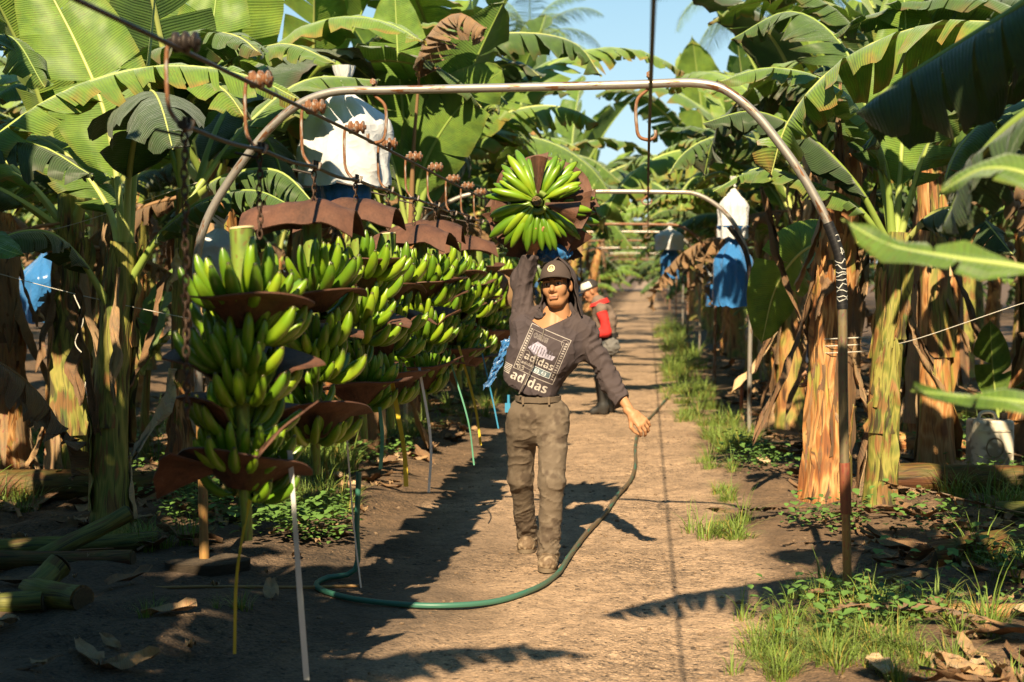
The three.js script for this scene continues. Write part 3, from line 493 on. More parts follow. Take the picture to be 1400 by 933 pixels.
// bags round the fruit on the plants
function bagGeometry(r, h, neck, seed, flare = 1) {
  return sheet((u, v) => {
    const t = u * Math.PI * 2, k = v < .07 ? lerp(neck * 1.15, neck * .95, v / .07) : v < .14 ? lerp(neck * .95, neck * .5, (v - .07) / .07) : v < .18 ? neck * .5 : lerp(neck * .5, 1, Math.pow(smoothstep(v, .18, .5), .8)) * lerp(1, flare, v), f = 1 + .05 * Math.sin(t * 7 + seed + 2 * v) + .09 * n3(Math.cos(t) * 1.6, Math.sin(t) * 1.6, v * 2.4 + seed) + .03 * n3(Math.cos(t) * 6, Math.sin(t) * 6, v * 5 + seed) + .02 * Math.sin(t * 17 + v * 6);
    return V(Math.cos(t) * r * k * f, -v * h + (v > .98 ? .015 * n3(Math.cos(t) * 2, Math.sin(t) * 2, seed) : 0), Math.sin(t) * r * k * f);
  }, 54, 20, .0012);
}
function bag(pos, r, hWhite, hBlue, label, seed, flare = 1.12, blueShare = .72) {
  const b = thing('fruit_bag', label, 'plastic bag', undefined, pos);
  if (hWhite) mesh('white_cover', bagGeometry(r * (flare < 1 ? .72 : 1), hWhite, .24, seed, flare), M.whitePlastic, b);
  const bl = mesh('blue_bag', bagGeometry(r * (hWhite ? blueShare : 1), hBlue, hWhite ? .7 : .2, seed + 3, .92), M.bluePlastic, b); if (hWhite) bl.position.y = -hWhite * (flare < 1 ? .8 : .55);
  mesh('neck_tie', new THREE.TorusGeometry(r * .14, .007, 6, 16).rotateX(Math.PI / 2).translate(0, -.16 * (hWhite || hBlue), 0), M.ribbon.white, b);
  mesh('stalk', tube([[-.34, -.06, -.3], [-.18, .03, -.16], [-.03, .0, -.02], [0, -.12, 0]], .024, 10, 8), M.stalk, b);
  return b;
}
{
  const rnd = rngOf(4242), J = (a) => (rnd() - .5) * a;
  // the rows on either side of the path
  const nth = ['first', 'second', 'third', 'fourth', 'fifth', 'sixth', 'seventh', 'eighth', 'ninth', 'tenth', 'eleventh', 'twelfth', 'thirteenth', 'fourteenth', 'fifteenth', 'sixteenth', 'seventeenth', 'eighteenth', 'nineteenth', 'twentieth'];
  for (let i = 0; i < 20; i++) { const z = -11.2 - i * 2.05 + J(.7); bananaPlant(-3.25 + J(.6), z, { label: `${nth[i]} leafy banana plant along the front row behind the hanging bunches`, group: 'front row behind the hanging bunches', far: i > 6, leaves: i > 8 ? 7 : 9, sheath: i > 8 ? 2 : 6, dry: i > 8 ? 1 : 3 }); }
  for (let i = 0; i < 20; i++) { const z = -12.6 - i * 2.05 + J(.7); bananaPlant((i ? 1.65 : 2.5) + J(.45), z, { label: `${nth[i]} leafy banana plant along the front row opposite the hanging bunches`, group: 'front row opposite the hanging bunches', far: i > 6, leaves: i > 8 ? 7 : 9, sheath: i > 8 ? 2 : 7, dry: i > 8 ? 1 : 3 }); }
  for (const [x, z, t] of [[-2.45, -14.2, 1], [-2.9, -15.6, 2], [-2.5, -20.3, 3], [2.1, -17.5, 1], [1.9, -21, 2]]) bananaPlant(x, z, { label: `${nth[t - 1]} very tall banana plant leaning over the path ${x < 0 ? 'behind the hanging bunches' : 'past the second arch'}`, group: x < 0 ? 'tall plants behind the bunches' : 'tall plants behind the second arch', leaves: 10, size: 1.45, height: 2.6, turn: t, dry: 2, lean: [x < 0 ? .4 : -.3, 0] });
  for (const [i, x, z] of [[0, -2.1, -27.5], [1, -2.0, -34], [2, -2.2, -41], [3, -2.0, -48], [4, 1.6, -25.5], [5, 1.5, -31.5], [6, 1.6, -38], [7, 1.5, -45]]) bananaPlant(x, z, { label: `${nth[i % 4]} tall distant banana plant bending over the path ${x < 0 ? 'behind the hanging bunches' : 'opposite the hanging bunches'}`, group: 'tall distant plants bending over the path', leaves: 10, size: 1.6, height: 3.0, dry: 1, sheath: 2, far: true, lean: [x < 0 ? .6 : -.45, 0] });
  bananaPlant(2.25, -11.3, { label: 'bushy banana plant between thick stump and jerrycan', height: 2.6, leaves: 11, size: 1.2, turn: 1.3, dry: 1 });
  for (const [row, lx, n, z0] of [[1, -5.6, 9, -9.2], [2, -8.1, 7, -15], [3, -11, 6, -22]]) for (let i = 0; i < n; i++) bananaPlant(lx + J(.9), z0 - i * 2.3 + J(.9), { label: ['', `${nth[i]} banana plant along the second row behind the hanging bunches`, `${nth[i]} banana plant along the third row behind the hanging bunches`, `${nth[i]} banana plant along the fourth row behind the hanging bunches`][row], group: 'rear rows behind the hanging bunches', far: row > 1, leaves: 8, sheath: 3, dry: 2 });
  for (const [row, lx, n, z0] of [[1, 4.2, 9, -11.5], [2, 6.9, 7, -16.5], [3, 9.6, 6, -23]]) for (let i = 0; i < n; i++) bananaPlant(lx + J(.9), z0 - i * 2.3 + J(.9), { label: ['', `${nth[i]} banana plant along the second row opposite the hanging bunches`, `${nth[i]} banana plant along the third row opposite the hanging bunches`, `${nth[i]} banana plant along the fourth row opposite the hanging bunches`][row], group: 'rear rows opposite the hanging bunches', far: row > 1, leaves: 8, sheath: 3, dry: 2 });
}
const HERO = {
  A: [
    [[[-3.06, 1.69, -8.10], [-3.12, 2.18, -8.15], [-3.22, 2.57, -8.20], [-3.39, 2.93, -8.25], [-3.60, 3.31, -8.30], [-3.71, 3.57, -8.30]], 0.32, 'face'],
    [[[-3.03, 1.69, -8.10], [-2.97, 2.31, -8.10], [-2.91, 2.82, -8.15], [-2.86, 3.46, -8.20]], 0.07, 'spear'],
    [[[-3.05, 1.67, -8.10], [-2.98, 2.17, -8.00], [-2.80, 2.47, -7.70], [-2.60, 2.52, -7.30], [-2.40, 2.38, -6.90], [-2.28, 2.16, -6.70]], 0.36, 'dark'],
    [[[-3.13, 1.37, -8.05], [-3.24, 1.64, -7.90], [-3.32, 1.78, -7.70], [-3.40, 1.78, -7.40], [-3.55, 1.66, -7.20]], 0.2, 'dark'],
    [[[-3.02, 1.52, -8.10], [-2.77, 1.82, -8.00], [-2.50, 1.99, -7.95], [-2.21, 2.03, -7.90], [-1.91, 1.90, -7.80]], 0.22, 'shred'],
    [[[-3.08, 1.67, -8.10], [-3.18, 1.93, -8.20], [-3.44, 2.24, -8.30], [-3.75, 2.40, -8.40], [-4.08, 2.34, -8.40]], 0.28, 'arch'],
  ],
  B: [
    [[[-3.06, 2.11, -9.20], [-3.00, 2.63, -9.10], [-2.64, 2.90, -8.90], [-2.24, 2.98, -8.70], [-1.88, 2.83, -8.50]], 0.3, 'arch'],
    [[[-3.06, 2.11, -9.20], [-3.03, 2.70, -9.30], [-2.92, 3.20, -9.40], [-2.89, 3.71, -9.50]], 0.28, 'face'],
    [[[-3.06, 2.11, -9.20], [-3.23, 2.60, -9.20], [-3.32, 2.87, -9.10], [-3.48, 2.91, -9.00]], 0.25, 'arch'],
    [[[-3.04, 2.02, -9.20], [-2.72, 2.52, -9.40], [-2.32, 2.88, -9.60], [-1.85, 2.90, -9.80]], 0.3, 'arch'],
    [[[-3.04, 2.02, -9.20], [-2.71, 2.19, -9.00], [-2.34, 2.21, -8.90], [-2.04, 1.95, -8.80]], 0.26, 'shred'],
  ],
  C: [
    [[[-1.93, 1.82, -11.50], [-1.83, 2.35, -11.40], [-1.60, 2.75, -11.30], [-1.33, 3.02, -11.20], [-1.11, 3.15, -11.10]], 0.3, 'face'],
    [[[-1.93, 1.82, -11.50], [-1.96, 2.60, -11.50], [-2.02, 3.25, -11.50], [-2.05, 3.89, -11.50]], 0.3, 'face'],
    [[[-1.93, 1.82, -11.50], [-1.76, 2.90, -11.60], [-1.49, 3.46, -11.80], [-1.01, 3.56, -11.90], [-0.59, 3.47, -12.00], [-0.39, 3.20, -12.00]], 0.33, 'shredwide'],
    [[[-1.93, 1.82, -11.50], [-2.13, 2.69, -11.30], [-2.47, 3.09, -11.20], [-2.80, 3.03, -11.10]], 0.3, 'arch'],
    [[[-1.93, 1.82, -11.50], [-1.83, 2.80, -11.20], [-1.70, 3.39, -11.00], [-1.46, 3.55, -10.90], [-1.22, 3.41, -10.80]], 0.34, 'dry'],
  ],
  D: [
    [[[-2.67, 1.68, -17.50], [-2.48, 2.88, -17.80], [-1.99, 3.28, -18.00], [-1.30, 3.23, -18.00], [-0.74, 2.90, -18.00], [-0.33, 2.33, -18.00]], 0.5, 'comb'],
    [[[-2.67, 1.68, -17.50], [-2.90, 3.16, -17.80], [-2.55, 4.09, -18.00], [-1.71, 4.13, -18.00], [-0.97, 3.80, -18.00]], 0.45, 'shredwide'],
    [[[-2.67, 1.68, -17.50], [-2.99, 2.61, -17.80], [-3.40, 3.18, -18.00], [-3.88, 2.90, -18.00]], 0.45, 'arch'],
  ],
  E: [
    [[[-2.28, 1.41, -24.00], [-2.04, 2.46, -24.00], [-1.42, 2.77, -24.00], [-0.68, 2.46, -24.00], [-0.25, 1.97, -24.00]], 0.5, 'comb'],
    [[[-2.28, 1.41, -24.00], [-2.22, 2.59, -24.00], [-1.79, 3.44, -24.00], [-1.05, 3.50, -24.00], [-0.44, 3.07, -24.00]], 0.55, 'comb'],
  ],
  R: [
    [[[1.59, 1.75, -9.45], [1.49, 2.33, -9.35], [1.17, 2.74, -9.20], [0.77, 2.85, -9.10], [0.42, 2.75, -9.00]], 0.3, 'arch'],
    [[[1.56, 1.75, -9.45], [1.32, 2.14, -9.30], [0.99, 2.45, -9.20], [0.66, 2.58, -9.10], [0.34, 2.50, -9.00]], 0.26, 'dark'],
    [[[1.56, 1.72, -9.45], [1.33, 2.00, -9.35], [1.05, 2.14, -9.30], [0.72, 2.24, -9.30], [0.42, 2.09, -9.30]], 0.24, 'arch'],
    [[[1.61, 1.75, -9.45], [1.64, 2.29, -9.50], [1.69, 2.88, -9.60], [1.67, 3.56, -9.70]], 0.26, 'face'],
    [[[1.62, 1.75, -9.45], [1.76, 2.29, -9.40], [1.95, 2.74, -9.30], [2.24, 2.99, -9.20], [2.57, 2.88, -9.10]], 0.32, 'arch'],
    [[[1.59, 1.75, -9.45], [1.48, 2.45, -9.60], [1.29, 3.10, -9.80], [0.97, 3.36, -10.00], [0.57, 3.19, -10.10]], 0.33, 'shred'],
    [[[1.56, 1.70, -9.45], [1.32, 1.78, -9.90], [1.09, 1.71, -10.30], [0.93, 1.45, -10.50], [0.84, 1.04, -10.60]], 0.24, 'face'],
    [[[1.62, 1.70, -9.45], [1.81, 1.95, -9.20], [1.99, 1.94, -9.00], [2.19, 1.67, -8.80]], 0.28, 'dark'],
  ],
  N: [
    [[[1.35, 2.53, -4.50], [1.14, 2.39, -4.60], [0.94, 2.27, -4.70], [0.78, 2.17, -4.75], [0.68, 2.09, -4.80]], 0.33, 'strips'],
    [[[1.24, 2.08, -4.10], [1.09, 2.03, -4.20], [0.97, 1.91, -4.30], [0.88, 1.69, -4.40]], 0.24, 'dark'],
  ],
  O: [
    [[[0.97, 1.50, -3.10], [0.84, 1.57, -3.15], [0.68, 1.60, -3.20], [0.54, 1.63, -3.25], [0.44, 1.69, -3.30]], 0.055, 'edge'],
    [[[1.01, 1.24, -3.20], [0.85, 1.28, -3.20], [0.72, 1.29, -3.25], [0.60, 1.30, -3.30]], 0.036, 'edge'],
    [[[1.03, 1.64, -3.30], [0.89, 1.78, -3.35], [0.78, 1.81, -3.40], [0.69, 1.76, -3.45]], 0.075, 'edge'],
  ],
  P: [
    [[[-4.00, 2.01, -7.30], [-3.63, 2.28, -7.30], [-3.24, 2.25, -7.30], [-2.88, 2.07, -7.20]], 0.24, 'dark'],
    [[[-3.76, 1.99, -7.00], [-3.48, 1.84, -6.90], [-3.20, 1.69, -6.80], [-3.07, 1.65, -6.80]], 0.12, 'edge'],
    [[[-4.27, 2.29, -7.80], [-3.96, 2.80, -7.90], [-3.70, 2.94, -8.00], [-3.48, 2.64, -8.00]], 0.3, 'arch'],
  ],
};
const heroStyles = {
  face: { up: V(.15, .35, 1), fold: .3, bend: .5, tears: 3, hang: .2, gap: .05, brown: .12, wave: .02 },
  spear: { up: V(.3, .3, 1), fold: 1.2, bend: -.6, tears: 1, hang: 0, brown: 0, wave: .005 },
  dark: { up: V(0, 1, .15), fold: .1, bend: 1.15, tears: 9, hang: .4, gap: .1, brown: .2, wave: .03 },
  arch: { up: V(0, 1, .2), fold: .25, bend: 1.0, tears: 13, hang: .4, gap: .1, brown: .25, wave: .025 },
  shred: { up: V(0, 1, .1), fold: .05, bend: 1.3, tears: 17, hang: .6, gap: .3, brown: .4, wave: .02 },
  shredwide: { up: V(0, 1, .1), fold: .0, bend: 1.45, tears: 14, hang: .35, gap: .18, brown: .3, wave: .03 },
  comb: { up: V(0, 1, .35), fold: .1, bend: 1.0, tears: 26, hang: .25, gap: .12, brown: .25, wave: .02 },
  strips: { up: V(0, 1, .1), fold: .1, bend: 1.9, tears: 6, hang: .3, gap: .16, brown: .2, wave: .03 },
  edge: { up: V(0, 1, .55), fold: .35, bend: .6, tears: 2, hang: .2, gap: .05, brown: .1, wave: .02, ribR: .009 },
  dry: { up: V(0, 1, .1), fold: -.1, bend: 1.5, tears: 18, hang: .5, gap: .3, brown: 0, wave: .02 },
};
function heroLeaf(plant, points, half, style, seed) {
  const rnd = rngOf(seed), o = heroStyles[style], b = plant.position;
  const g = leafGeometry({ ...o, up: o.up.clone().normalize(), half, curve: new THREE.CatmullRomCurve3(points.map((p) => V(p[0] - b.x, p[1] - b.y, p[2] - b.z)), false, 'centripetal'), petiole: style === 'dry' ? .58 : .2 }, rnd);
  const m = mesh(style === 'dry' ? 'dry_leaf' : 'leaf', g.blade, { face: M.leaves[1], spear: M.youngLeaf, dark: M.leaves[3], arch: M.leaves[0], shred: M.leaves[2], shredwide: M.leaves[2], comb: M.leaves[0], strips: M.leaves[3], edge: M.leaves[0], dry: M.dryLeaf }[style], plant);
  mesh('midrib', g.rib, style === 'dry' ? M.dryRib : M.rib[Math.floor(rnd() * 3)], m);
}
{
  let seed = 7000;
  const hero = (key, x, z, o) => { const p = bananaPlant(x, z, { leaves: 0, dry: 1, ...o }); for (const [pts, half, style] of HERO[key]) heroLeaf(p, pts, half, style, seed++); return p; };
  hero('A', -3.17, -8.1, { height: 1.72, radius: [.115, .08], lean: [.11, 0], stem: 1, dry: 0, sheath: 4, seed: 3, wrapMats: [M.stems[1], M.stems[1], M.drySheath[1]], label: 'banana plant with broad sunlit upright leaf and spotted green stem beside wooden leg' });
  hero('B', -3.15, -9.4, { height: 2.05, radius: [.11, .075], lean: [.1, .15], stem: 1, dry: 1, leaves: 2, label: 'banana plant with arching torn leaves rising behind the arch bend' });
  hero('C', -2.35, -11.6, { height: 1.85, radius: [.12, .08], lean: [.4, .1], stem: 2, dry: 3, leaves: 3, label: 'banana plant with dried brown leaf and long shredded leaf against the sky' });
  hero('D', -2.85, -17.5, { height: 1.7, radius: [.13, .09], lean: [.15, 0], dry: 1, leaves: 4, label: 'banana plant with huge pale combed leaf arching behind the carried bunch' });
  hero('E', -2.45, -24, { height: 1.5, radius: [.13, .09], lean: [.15, 0], dry: 1, leaves: 4, label: 'distant banana plant with long combed leaves bending over the path' });
  hero('R', 1.53, -9.45, { height: 1.78, radius: [.108, .08], lean: [.1, 0], stem: 1, dry: 0, sheath: 5, leaves: 0, seed: 21, wrapMats: [M.stems[1], M.stems[1], M.stems[0]], label: 'banana plant with yellow green stem and spreading crown next to thick cut stump' });
  hero('P', -4.15, -7.4, { height: 1.6, radius: [.12, .08], lean: [0, 0], leaves: 3, label: 'banana plant with low dark leaves beside the spotted green stemmed plant' });
  hero('N', 2.75, -4.6, { height: 2.3, radius: [.13, .09], leaves: 4, turn: 1, label: 'banana plant whose dark leaf hangs in wide strips beside the taped leg' });
  hero('O', 2.4, -3.1, { height: 1.5, radius: [.08, .05], leaves: 0, dry: 0, label: 'young banana plant with narrow pale leaves reaching across the taped leg' });
  // stems in view
  cutStem(1.22, -9.75, 2.34, [.14, .115], [.1, .02], 2, 'thick orange brown cut banana stump with torn top and white twine', 301, 16);
  cutStem(1.38, -14, 2.0, [.16, .11], [.12, 0], 0, 'cut banana stump with ragged brown top behind the thick stump', 302, 14);
  cutStem(1.75, -13.1, 1.7, [.13, .09], [-.1, 0], 2, 'short leaning brown stump close behind the thick stump', 305, 9);
  cutStem(2.98, -11.6, 1.5, [.14, .12], [.3, 0], 2, 'pale peeling banana stump beside the dirty jerrycan', 306, 6);
  bananaPlant(-4.02, -9.55, { height: 2.1, stem: 1, radius: [.13, .09], lean: [.05, 0], seed: 55, leaves: 7, label: 'banana plant with streaked green stem left of the spotted one' });
  cutStem(-4.85, -10.3, 2.0, [.17, .14], [-.05, 0], 2, 'thick orange brown cut stump among the plants behind the bunches', 303, 8);
  cutStem(-4.35, -10.2, 1.1, [.13, .12], [.05, 0], 2, 'low pale peeling stump between the streaked stems', 304, 12);
  bananaPlant(-5.1, -8.6, { label: 'banana plant with low spreading crown at the thick orange stump', leaves: 9, seed: 57 });
  bananaPlant(3.4, -9.3, { label: 'banana plant shading the leaf litter past the jerrycan', leaves: 9, height: 2.2, seed: 58, turn: 2 });
  bananaPlant(2.75, -7.4, { label: 'banana plant with high crown between jerrycan and taped leg', leaves: 8, height: 2.5, seed: 59 });
  // plants beside and behind the camera, whose shade falls on the bunches and the near ground
  const near = 'tall banana plant beside the start of the hanging line';
  for (const [x, z, h, t] of [[-2.85, -2.9, 2.9, 2.2], [-3.35, -2.2, 2.8, .5], [-2.1, -.9, 3.0, .9], [-2.75, -.7, 2.7, 0], [-3.9, -3.7, 2.9, 1.1], [-1.85, .3, 2.7, 1.7], [-2.7, 1.5, 2.8, 2], [-3.6, .6, 2.8, 3]]) bananaPlant(x, z, { label: near, group: 'tall plants at the start of the hanging line', height: h, leaves: 10, turn: t, size: 1.15, dry: 0, sheath: 3, noDroop: true });
  for (const [x, z, h, t] of [[3.0, -1.9, 2.9, 0], [3.1, .6, 2.8, 1]]) bananaPlant(x, z, { label: 'tall banana plant behind the strip leaved plant', group: 'tall plants opposite the start of the hanging line', height: h, leaves: 8, turn: t, size: 1.1, dry: 1, sheath: 3 });
  { const p = bananaPlant(1.95, -3.35, { label: 'tall banana plant arching high over the strip leaved one', height: 3.0, leaves: 4, turn: 2.4, dry: 0, sheath: 2 }); heroLeaf(p, [[1.95, 2.95, -3.35], [1.6, 3.5, -3.45], [1.0, 3.65, -3.65], [.45, 3.45, -3.8]], .42, 'arch', 801); heroLeaf(p, [[1.95, 2.95, -3.35], [1.7, 3.6, -3.0], [1.2, 3.9, -2.8], [.6, 3.8, -2.7]], .42, 'arch', 802); }
  // bags
  bag([-2.15, 3.03, -10], .285, .85, .58, 'large white plastic fruit bag over blue bag above the hanging bunches', 1);
  bag([.83, 2.5, -14], .2, .6, .78, 'tall blue fruit bag with white top beside the second arch', 2, .98, 1);
  bag([.34, 2.33, -22], .2, .42, .62, 'small blue bag with white cap hanging near the third arch', 3);
  bag([-3.25, 2.0, -10.6], .24, .5, .75, 'blue fruit bag half hidden behind the spotted green stem', 4);
  bag([-4.9, 2.2, -9.6], .26, .6, .8, 'blue fruit bag with grey white cover over the orange stump', 5);
  bag([-2.6, 1.9, -21], .24, 0, .8, 'deep blue fruit bag beyond the carried bunch', 6);
  bag([-2.2, 1.8, -30], .22, .25, .7, 'distant blue bag past the man in red', 7);
  bag([-1.9, 1.75, -38], .22, .2, .7, 'far tiny blue bag near the path end', 8);
  bag([4.4, 1.9, -13], .22, 0, .8, 'blue bag deep among the plants past the jerrycan', 9);
  bag([-5.6, 1.9, -12.8], .22, 0, .8, 'blue bag in the shade behind the orange stump', 10);
  bag([1.25, 1.8, -27], .22, .3, .7, 'distant blue bag with white cap in the row opposite the bunches', 11);
}
// ---------------------------------------------------------------- palms and the far plantation
function palm(x, z, h, label, seed, n = 16) {
  const rnd = rngOf(seed), p = thing('palm_tree', label, 'palm tree', undefined, [x, 0, z]);
  mesh('trunk', tube([[0, 0, 0], [.15, h * .5, 0], [.05, h, 0]], (t) => lerp(.16, .09, t), 14, 9), M.stems[0], p);
  for (let i = 0; i < n; i++) {
    const az = i * 2.4 + rnd() * .5, e0 = lerp(1.35, -.1, i / n), L = 2.3 + .8 * rnd(), c = arcCurve(L, e0, 1.3 + .6 * rnd(), .1, i), pos = [], idx = [], uv = [], col = [], N = 44;
    for (let k = 3; k < N; k++) for (const s of [-1, 1]) {
      const t = k / N, P = c.getPointAt(t), T = c.getTangentAt(t), len = .62 * Math.sin(Math.PI * Math.pow(t, .6)) ** .7 + .08, S = V(0, 0, s), d = S.multiplyScalar(.75).addScaledVector(T, .5).add(V(0, -.35 + .3 * (rnd() - .5), 0)).normalize(), b = pos.length / 3, w = T.clone().multiplyScalar(.022), e = P.clone().addScaledVector(d, len * .55), f = P.clone().addScaledVector(d, len).add(V(0, -.22 * len, 0));
      for (const q of [P, P.clone().add(w), e, e.clone().add(w), f]) pos.push(q.x, q.y, q.z), uv.push(q.x, q.z), col.push(1, 1, 1); idx.push(b, b + 1, b + 2, b + 1, b + 3, b + 2, b + 2, b + 3, b + 4);
    }
    const m = mesh('frond', geo(pos, idx, uv, col), M.leaves[i % 3], p); m.position.set(.05, h, 0); m.rotation.y = az; mesh('midrib', tube(c, (t) => lerp(.022, .004, t), 12, 5), M.rib[1], m);
  }
}
palm(-3.5, -42, 8.3, 'tall feathery palm standing out against the sky', 71);
palm(2.6, -30, 7.0, 'palm with hanging fronds above the far arches', 72, 20);
palm(4.4, -24, 7.4, 'palm with drooping fronds behind the stump crown', 73, 18);
palm(-3.2, -120, 7.0, 'low far palm closing the end of the path', 74, 18);
{
  const rnd = rngOf(88), list = [protos.arching[1], protos.shredded[2], protos.drooping[3]], m4 = new THREE.Matrix4(), q = new THREE.Quaternion(), e = new THREE.Euler();
  list.forEach((g, i) => {
    const n = 2600, im = new THREE.InstancedMesh(g.blade, M.leaves[i], n); im.castShadow = im.receiveShadow = true;
    for (let k = 0; k < n; k++) {
      const w = rnd(), s = rnd() < .5 ? -1 : 1; let x, z, top = 3.1;
      if (w < .03) { x = -2.5 + 4.5 * rnd(); z = -112 - 14 * rnd(); top = 5.5; } else if (w < .42) { x = s * (s < 0 ? 12 + 24 * rnd() : 11 + 24 * rnd()); z = 4 - 72 * rnd(); } else if (w < .72) { x = s < 0 ? -2.4 - 12 * rnd() ** 1.5 : 1.5 + 12 * rnd() ** 1.5; z = -50 - 75 * rnd(); top = 3.6; } else if (w < .92) { x = s < 0 ? -2.2 - 12 * rnd() : 1.6 + 12 * rnd(); z = 4.5 + 14 * rnd(); } else { x = s < 0 ? -5.2 - 6 * rnd() : 4.6 + 6 * rnd(); z = 4 - 9 * rnd(); }
      m4.compose(V(x, .4 + top * rnd() ** .8, z), q.setFromEuler(e.set((rnd() - .5) * .6, rnd() * 6.28, (rnd() - .5) * .5)), V(1, 1, 1).multiplyScalar(1.1 + .5 * rnd())); im.setMatrixAt(k, m4);
    }
    im.name = numbered('banana_thicket'); tag(im, 'dense mass of banana leaves in the far plantation', 'banana plants', 'far plantation foliage', 'stuff'); scene.add(im);
  });
}

// ---------------------------------------------------------------- people
const mergeFull = (list) => { const gs = list.map((g) => { const q = g.clone(); for (const k of Object.keys(q.attributes)) if (!['position', 'normal', 'color'].includes(k)) q.deleteAttribute(k); return q; }); return mergeGeometries(gs); };
function paint(g, f) { const p = g.attributes.position, n = g.attributes.normal, c = []; for (let i = 0; i < p.count; i++) c.push(...f(p.getX(i), p.getY(i), p.getZ(i), n.getX(i), n.getY(i), n.getZ(i))); g.setAttribute('color', new THREE.Float32BufferAttribute(c, 3)); return g; }
const carve = (f, cut, k) => (x, y, z) => -smin(-f(x, y, z), cut(x, y, z), k);      // f without the region where cut < 0
const within = (f, ...planes) => (x, y, z) => { let d = f(x, y, z); for (const p of planes) d = Math.max(d, p(x, y, z)); return d; };
const mix3 = (a, b, k) => [lerp(a[0], b[0], k), lerp(a[1], b[1], k), lerp(a[2], b[2], k)];
function headGeometry(cell, skin) {                       // origin mid head, face towards +z, chin at y = -.11
  const eye = [.0305, .007, .0735], eyes = [-1, 1].map((s) => ball([s * eye[0], eye[1], eye[2]], [.0125, .0125, .0125]));
  let f = blend([ball([0, .034, -.012], [.071, .084, .092]), ball([0, -.03, .014], [.056, .076, .071]), ball([0, -.09, .05], [.027, .02, .024]), ball([.036, -.02, .053], [.024, .026, .021]), ball([-.036, -.02, .053], [.024, .026, .021]), bone([-.042, .027, .07], [.042, .027, .07], .011, .011), bone([-.043, -.055, .0], [-.022, -.092, .04], .018, .014), bone([.043, -.055, .0], [.022, -.092, .04], .018, .014)], .028);
  for (const s of [-1, 1]) { f = carve(f, ball([s * .031, .008, .094], [.019, .0105, .017]), .014); }
  const parts = [bone([0, .014, .084], [0, -.022, .101], .0085, .0125), bone([-.012, -.03, .088], [.012, -.03, .088], .009, .009), bone([-.017, -.0565, .0835], [.017, -.0565, .0835], .0062, .0062), bone([-.015, -.067, .083], [.015, -.067, .083], .007, .007), ball([.078, -.008, -.004], [.011, .03, .019]), ball([-.078, -.008, -.004], [.011, .03, .019]), bone([0, -.07, -.02], [0, -.19, -.035], .05, .056)];
  const all = (x, y, z) => { let d = f(x, y, z); for (const p of parts) d = smin(d, p(x, y, z), .011); for (const e of eyes) d = Math.min(d, e(x, y, z)); return d; };
  const mouth = carve(all, ball([0, -.0618, .092], [.021, .0016, .012]), .003);
  return paint(surfaceNet(mouth, [-.1, -.2, -.12], [.1, .13, .125], cell), (x, y, z) => {
    let c = mix3(skin, skin.map((q) => q * .9), .5 + .5 * n3(x * 40, y * 40, z * 40) * .5);
    const ax = Math.abs(x) - eye[0], ey = y - eye[1];
    if (z > .072 && Math.hypot(ax, ey) < .0135 && Math.abs(ey) < .0062) c = Math.hypot(ax - .001, ey) < .0064 ? [.014, .008, .006] : [.55, .48, .42];
    else if (z > .06 && Math.abs(ey) < .0095 && Math.abs(ax) < .018) c = mix3(c, [.06, .028, .018], .55);
    if (z > .05 && Math.abs(y - .028 - .003 * (1 - ((Math.abs(x) - .03) / .022) ** 2)) < .0048 && Math.abs(x) > .011 && Math.abs(x) < .05) c = mix3(c, [.02, .012, .009], .85);
    if (z > .076 && Math.abs(y + .062) < .0115 * (1 - (x / .026) ** 2)) c = mix3(c, [.36, .13, .085], .6);
    if (z > .078 && Math.abs(y + .0618 - .10 * x * x / .02) < .0024 && Math.abs(x) < .015) c = [.5, .44, .36];
    return c;
  });
}
// a hand: origin at the wrist, palm towards -z, fingers along +y, thumb at +x * side; curl per finger joint
function handGeometry(cell, side, curl, spread, thumbIn, skin) {
  const bones = [bone([0, -.03, 0], [0, .012, 0], .025, .027), bone([-.022 * side, .02, 0], [-.027 * side, .075, 0], .0165, .0125), bone([0, .02, 0], [0, .082, 0], .018, .0135), bone([.02 * side, .02, 0], [.025 * side, .08, 0], .017, .0125)], finger = [];
  const spec = [[-.032, .070, .058], [-.011, .080, .07], [.011, .083, .077], [.031, .078, .068]];
  spec.forEach(([x, y, len], i) => {
    let p = [x * side, y, 0], a = curl * .55 + .05 * i, s = (x / .032) * spread * side;
    for (const [k, r0, r1] of [[.45, .0098, .009], [.3, .009, .0084], [.25, .0084, .0072]]) { const l = len * k, q = [p[0] + Math.sin(s) * Math.cos(a) * l, p[1] + Math.cos(s) * Math.cos(a) * l, p[2] - Math.sin(a) * l]; finger.push(bone(p, q, r0, r1)); p = q; a += curl; }
  });
  const t0 = [.026 * side, .022, -.006], t1 = [.052 * side, .052, -.014 - .012 * thumbIn], t2 = [(.058 - .02 * thumbIn) * side, .08, -.018 - .03 * thumbIn], t3 = [(.058 - .038 * thumbIn) * side, .098, -.02 - .04 * thumbIn];
  finger.push(bone(t0, t1, .0145, .0115), bone(t1, t2, .0112, .0098), bone(t2, t3, .0096, .008));
  const palm = blend(bones, .02), f = (x, y, z) => { let d = palm(x, y, z), m = 9; for (const b of finger) m = Math.min(m, b(x, y, z)); return smin(d, m, .008); };
  return paint(surfaceNet(f, [-.09, -.06, -.12], [.09, .2, .05], cell), (x, y, z) => skin.map((q) => q * (1 + .12 * n3(x * 60, y * 60, z * 60))));
}
const place = (g, m) => { const q = g.clone(); q.applyMatrix4(m); return q; };
const frame = (origin, yDir, zHint) => { const y = V(...yDir).normalize(), x = V(0, 0, 0).crossVectors(y, V(...zHint)).normalize(), z = V(0, 0, 0).crossVectors(x, y); return new THREE.Matrix4().makeBasis(x, y, z).setPosition(...origin); };
M.skin = mat({ roughness: .52, vertexColors: true, specularIntensity: .6 });
M.hair = mat({ color: RGB(.012, .009, .008), roughness: .6 });
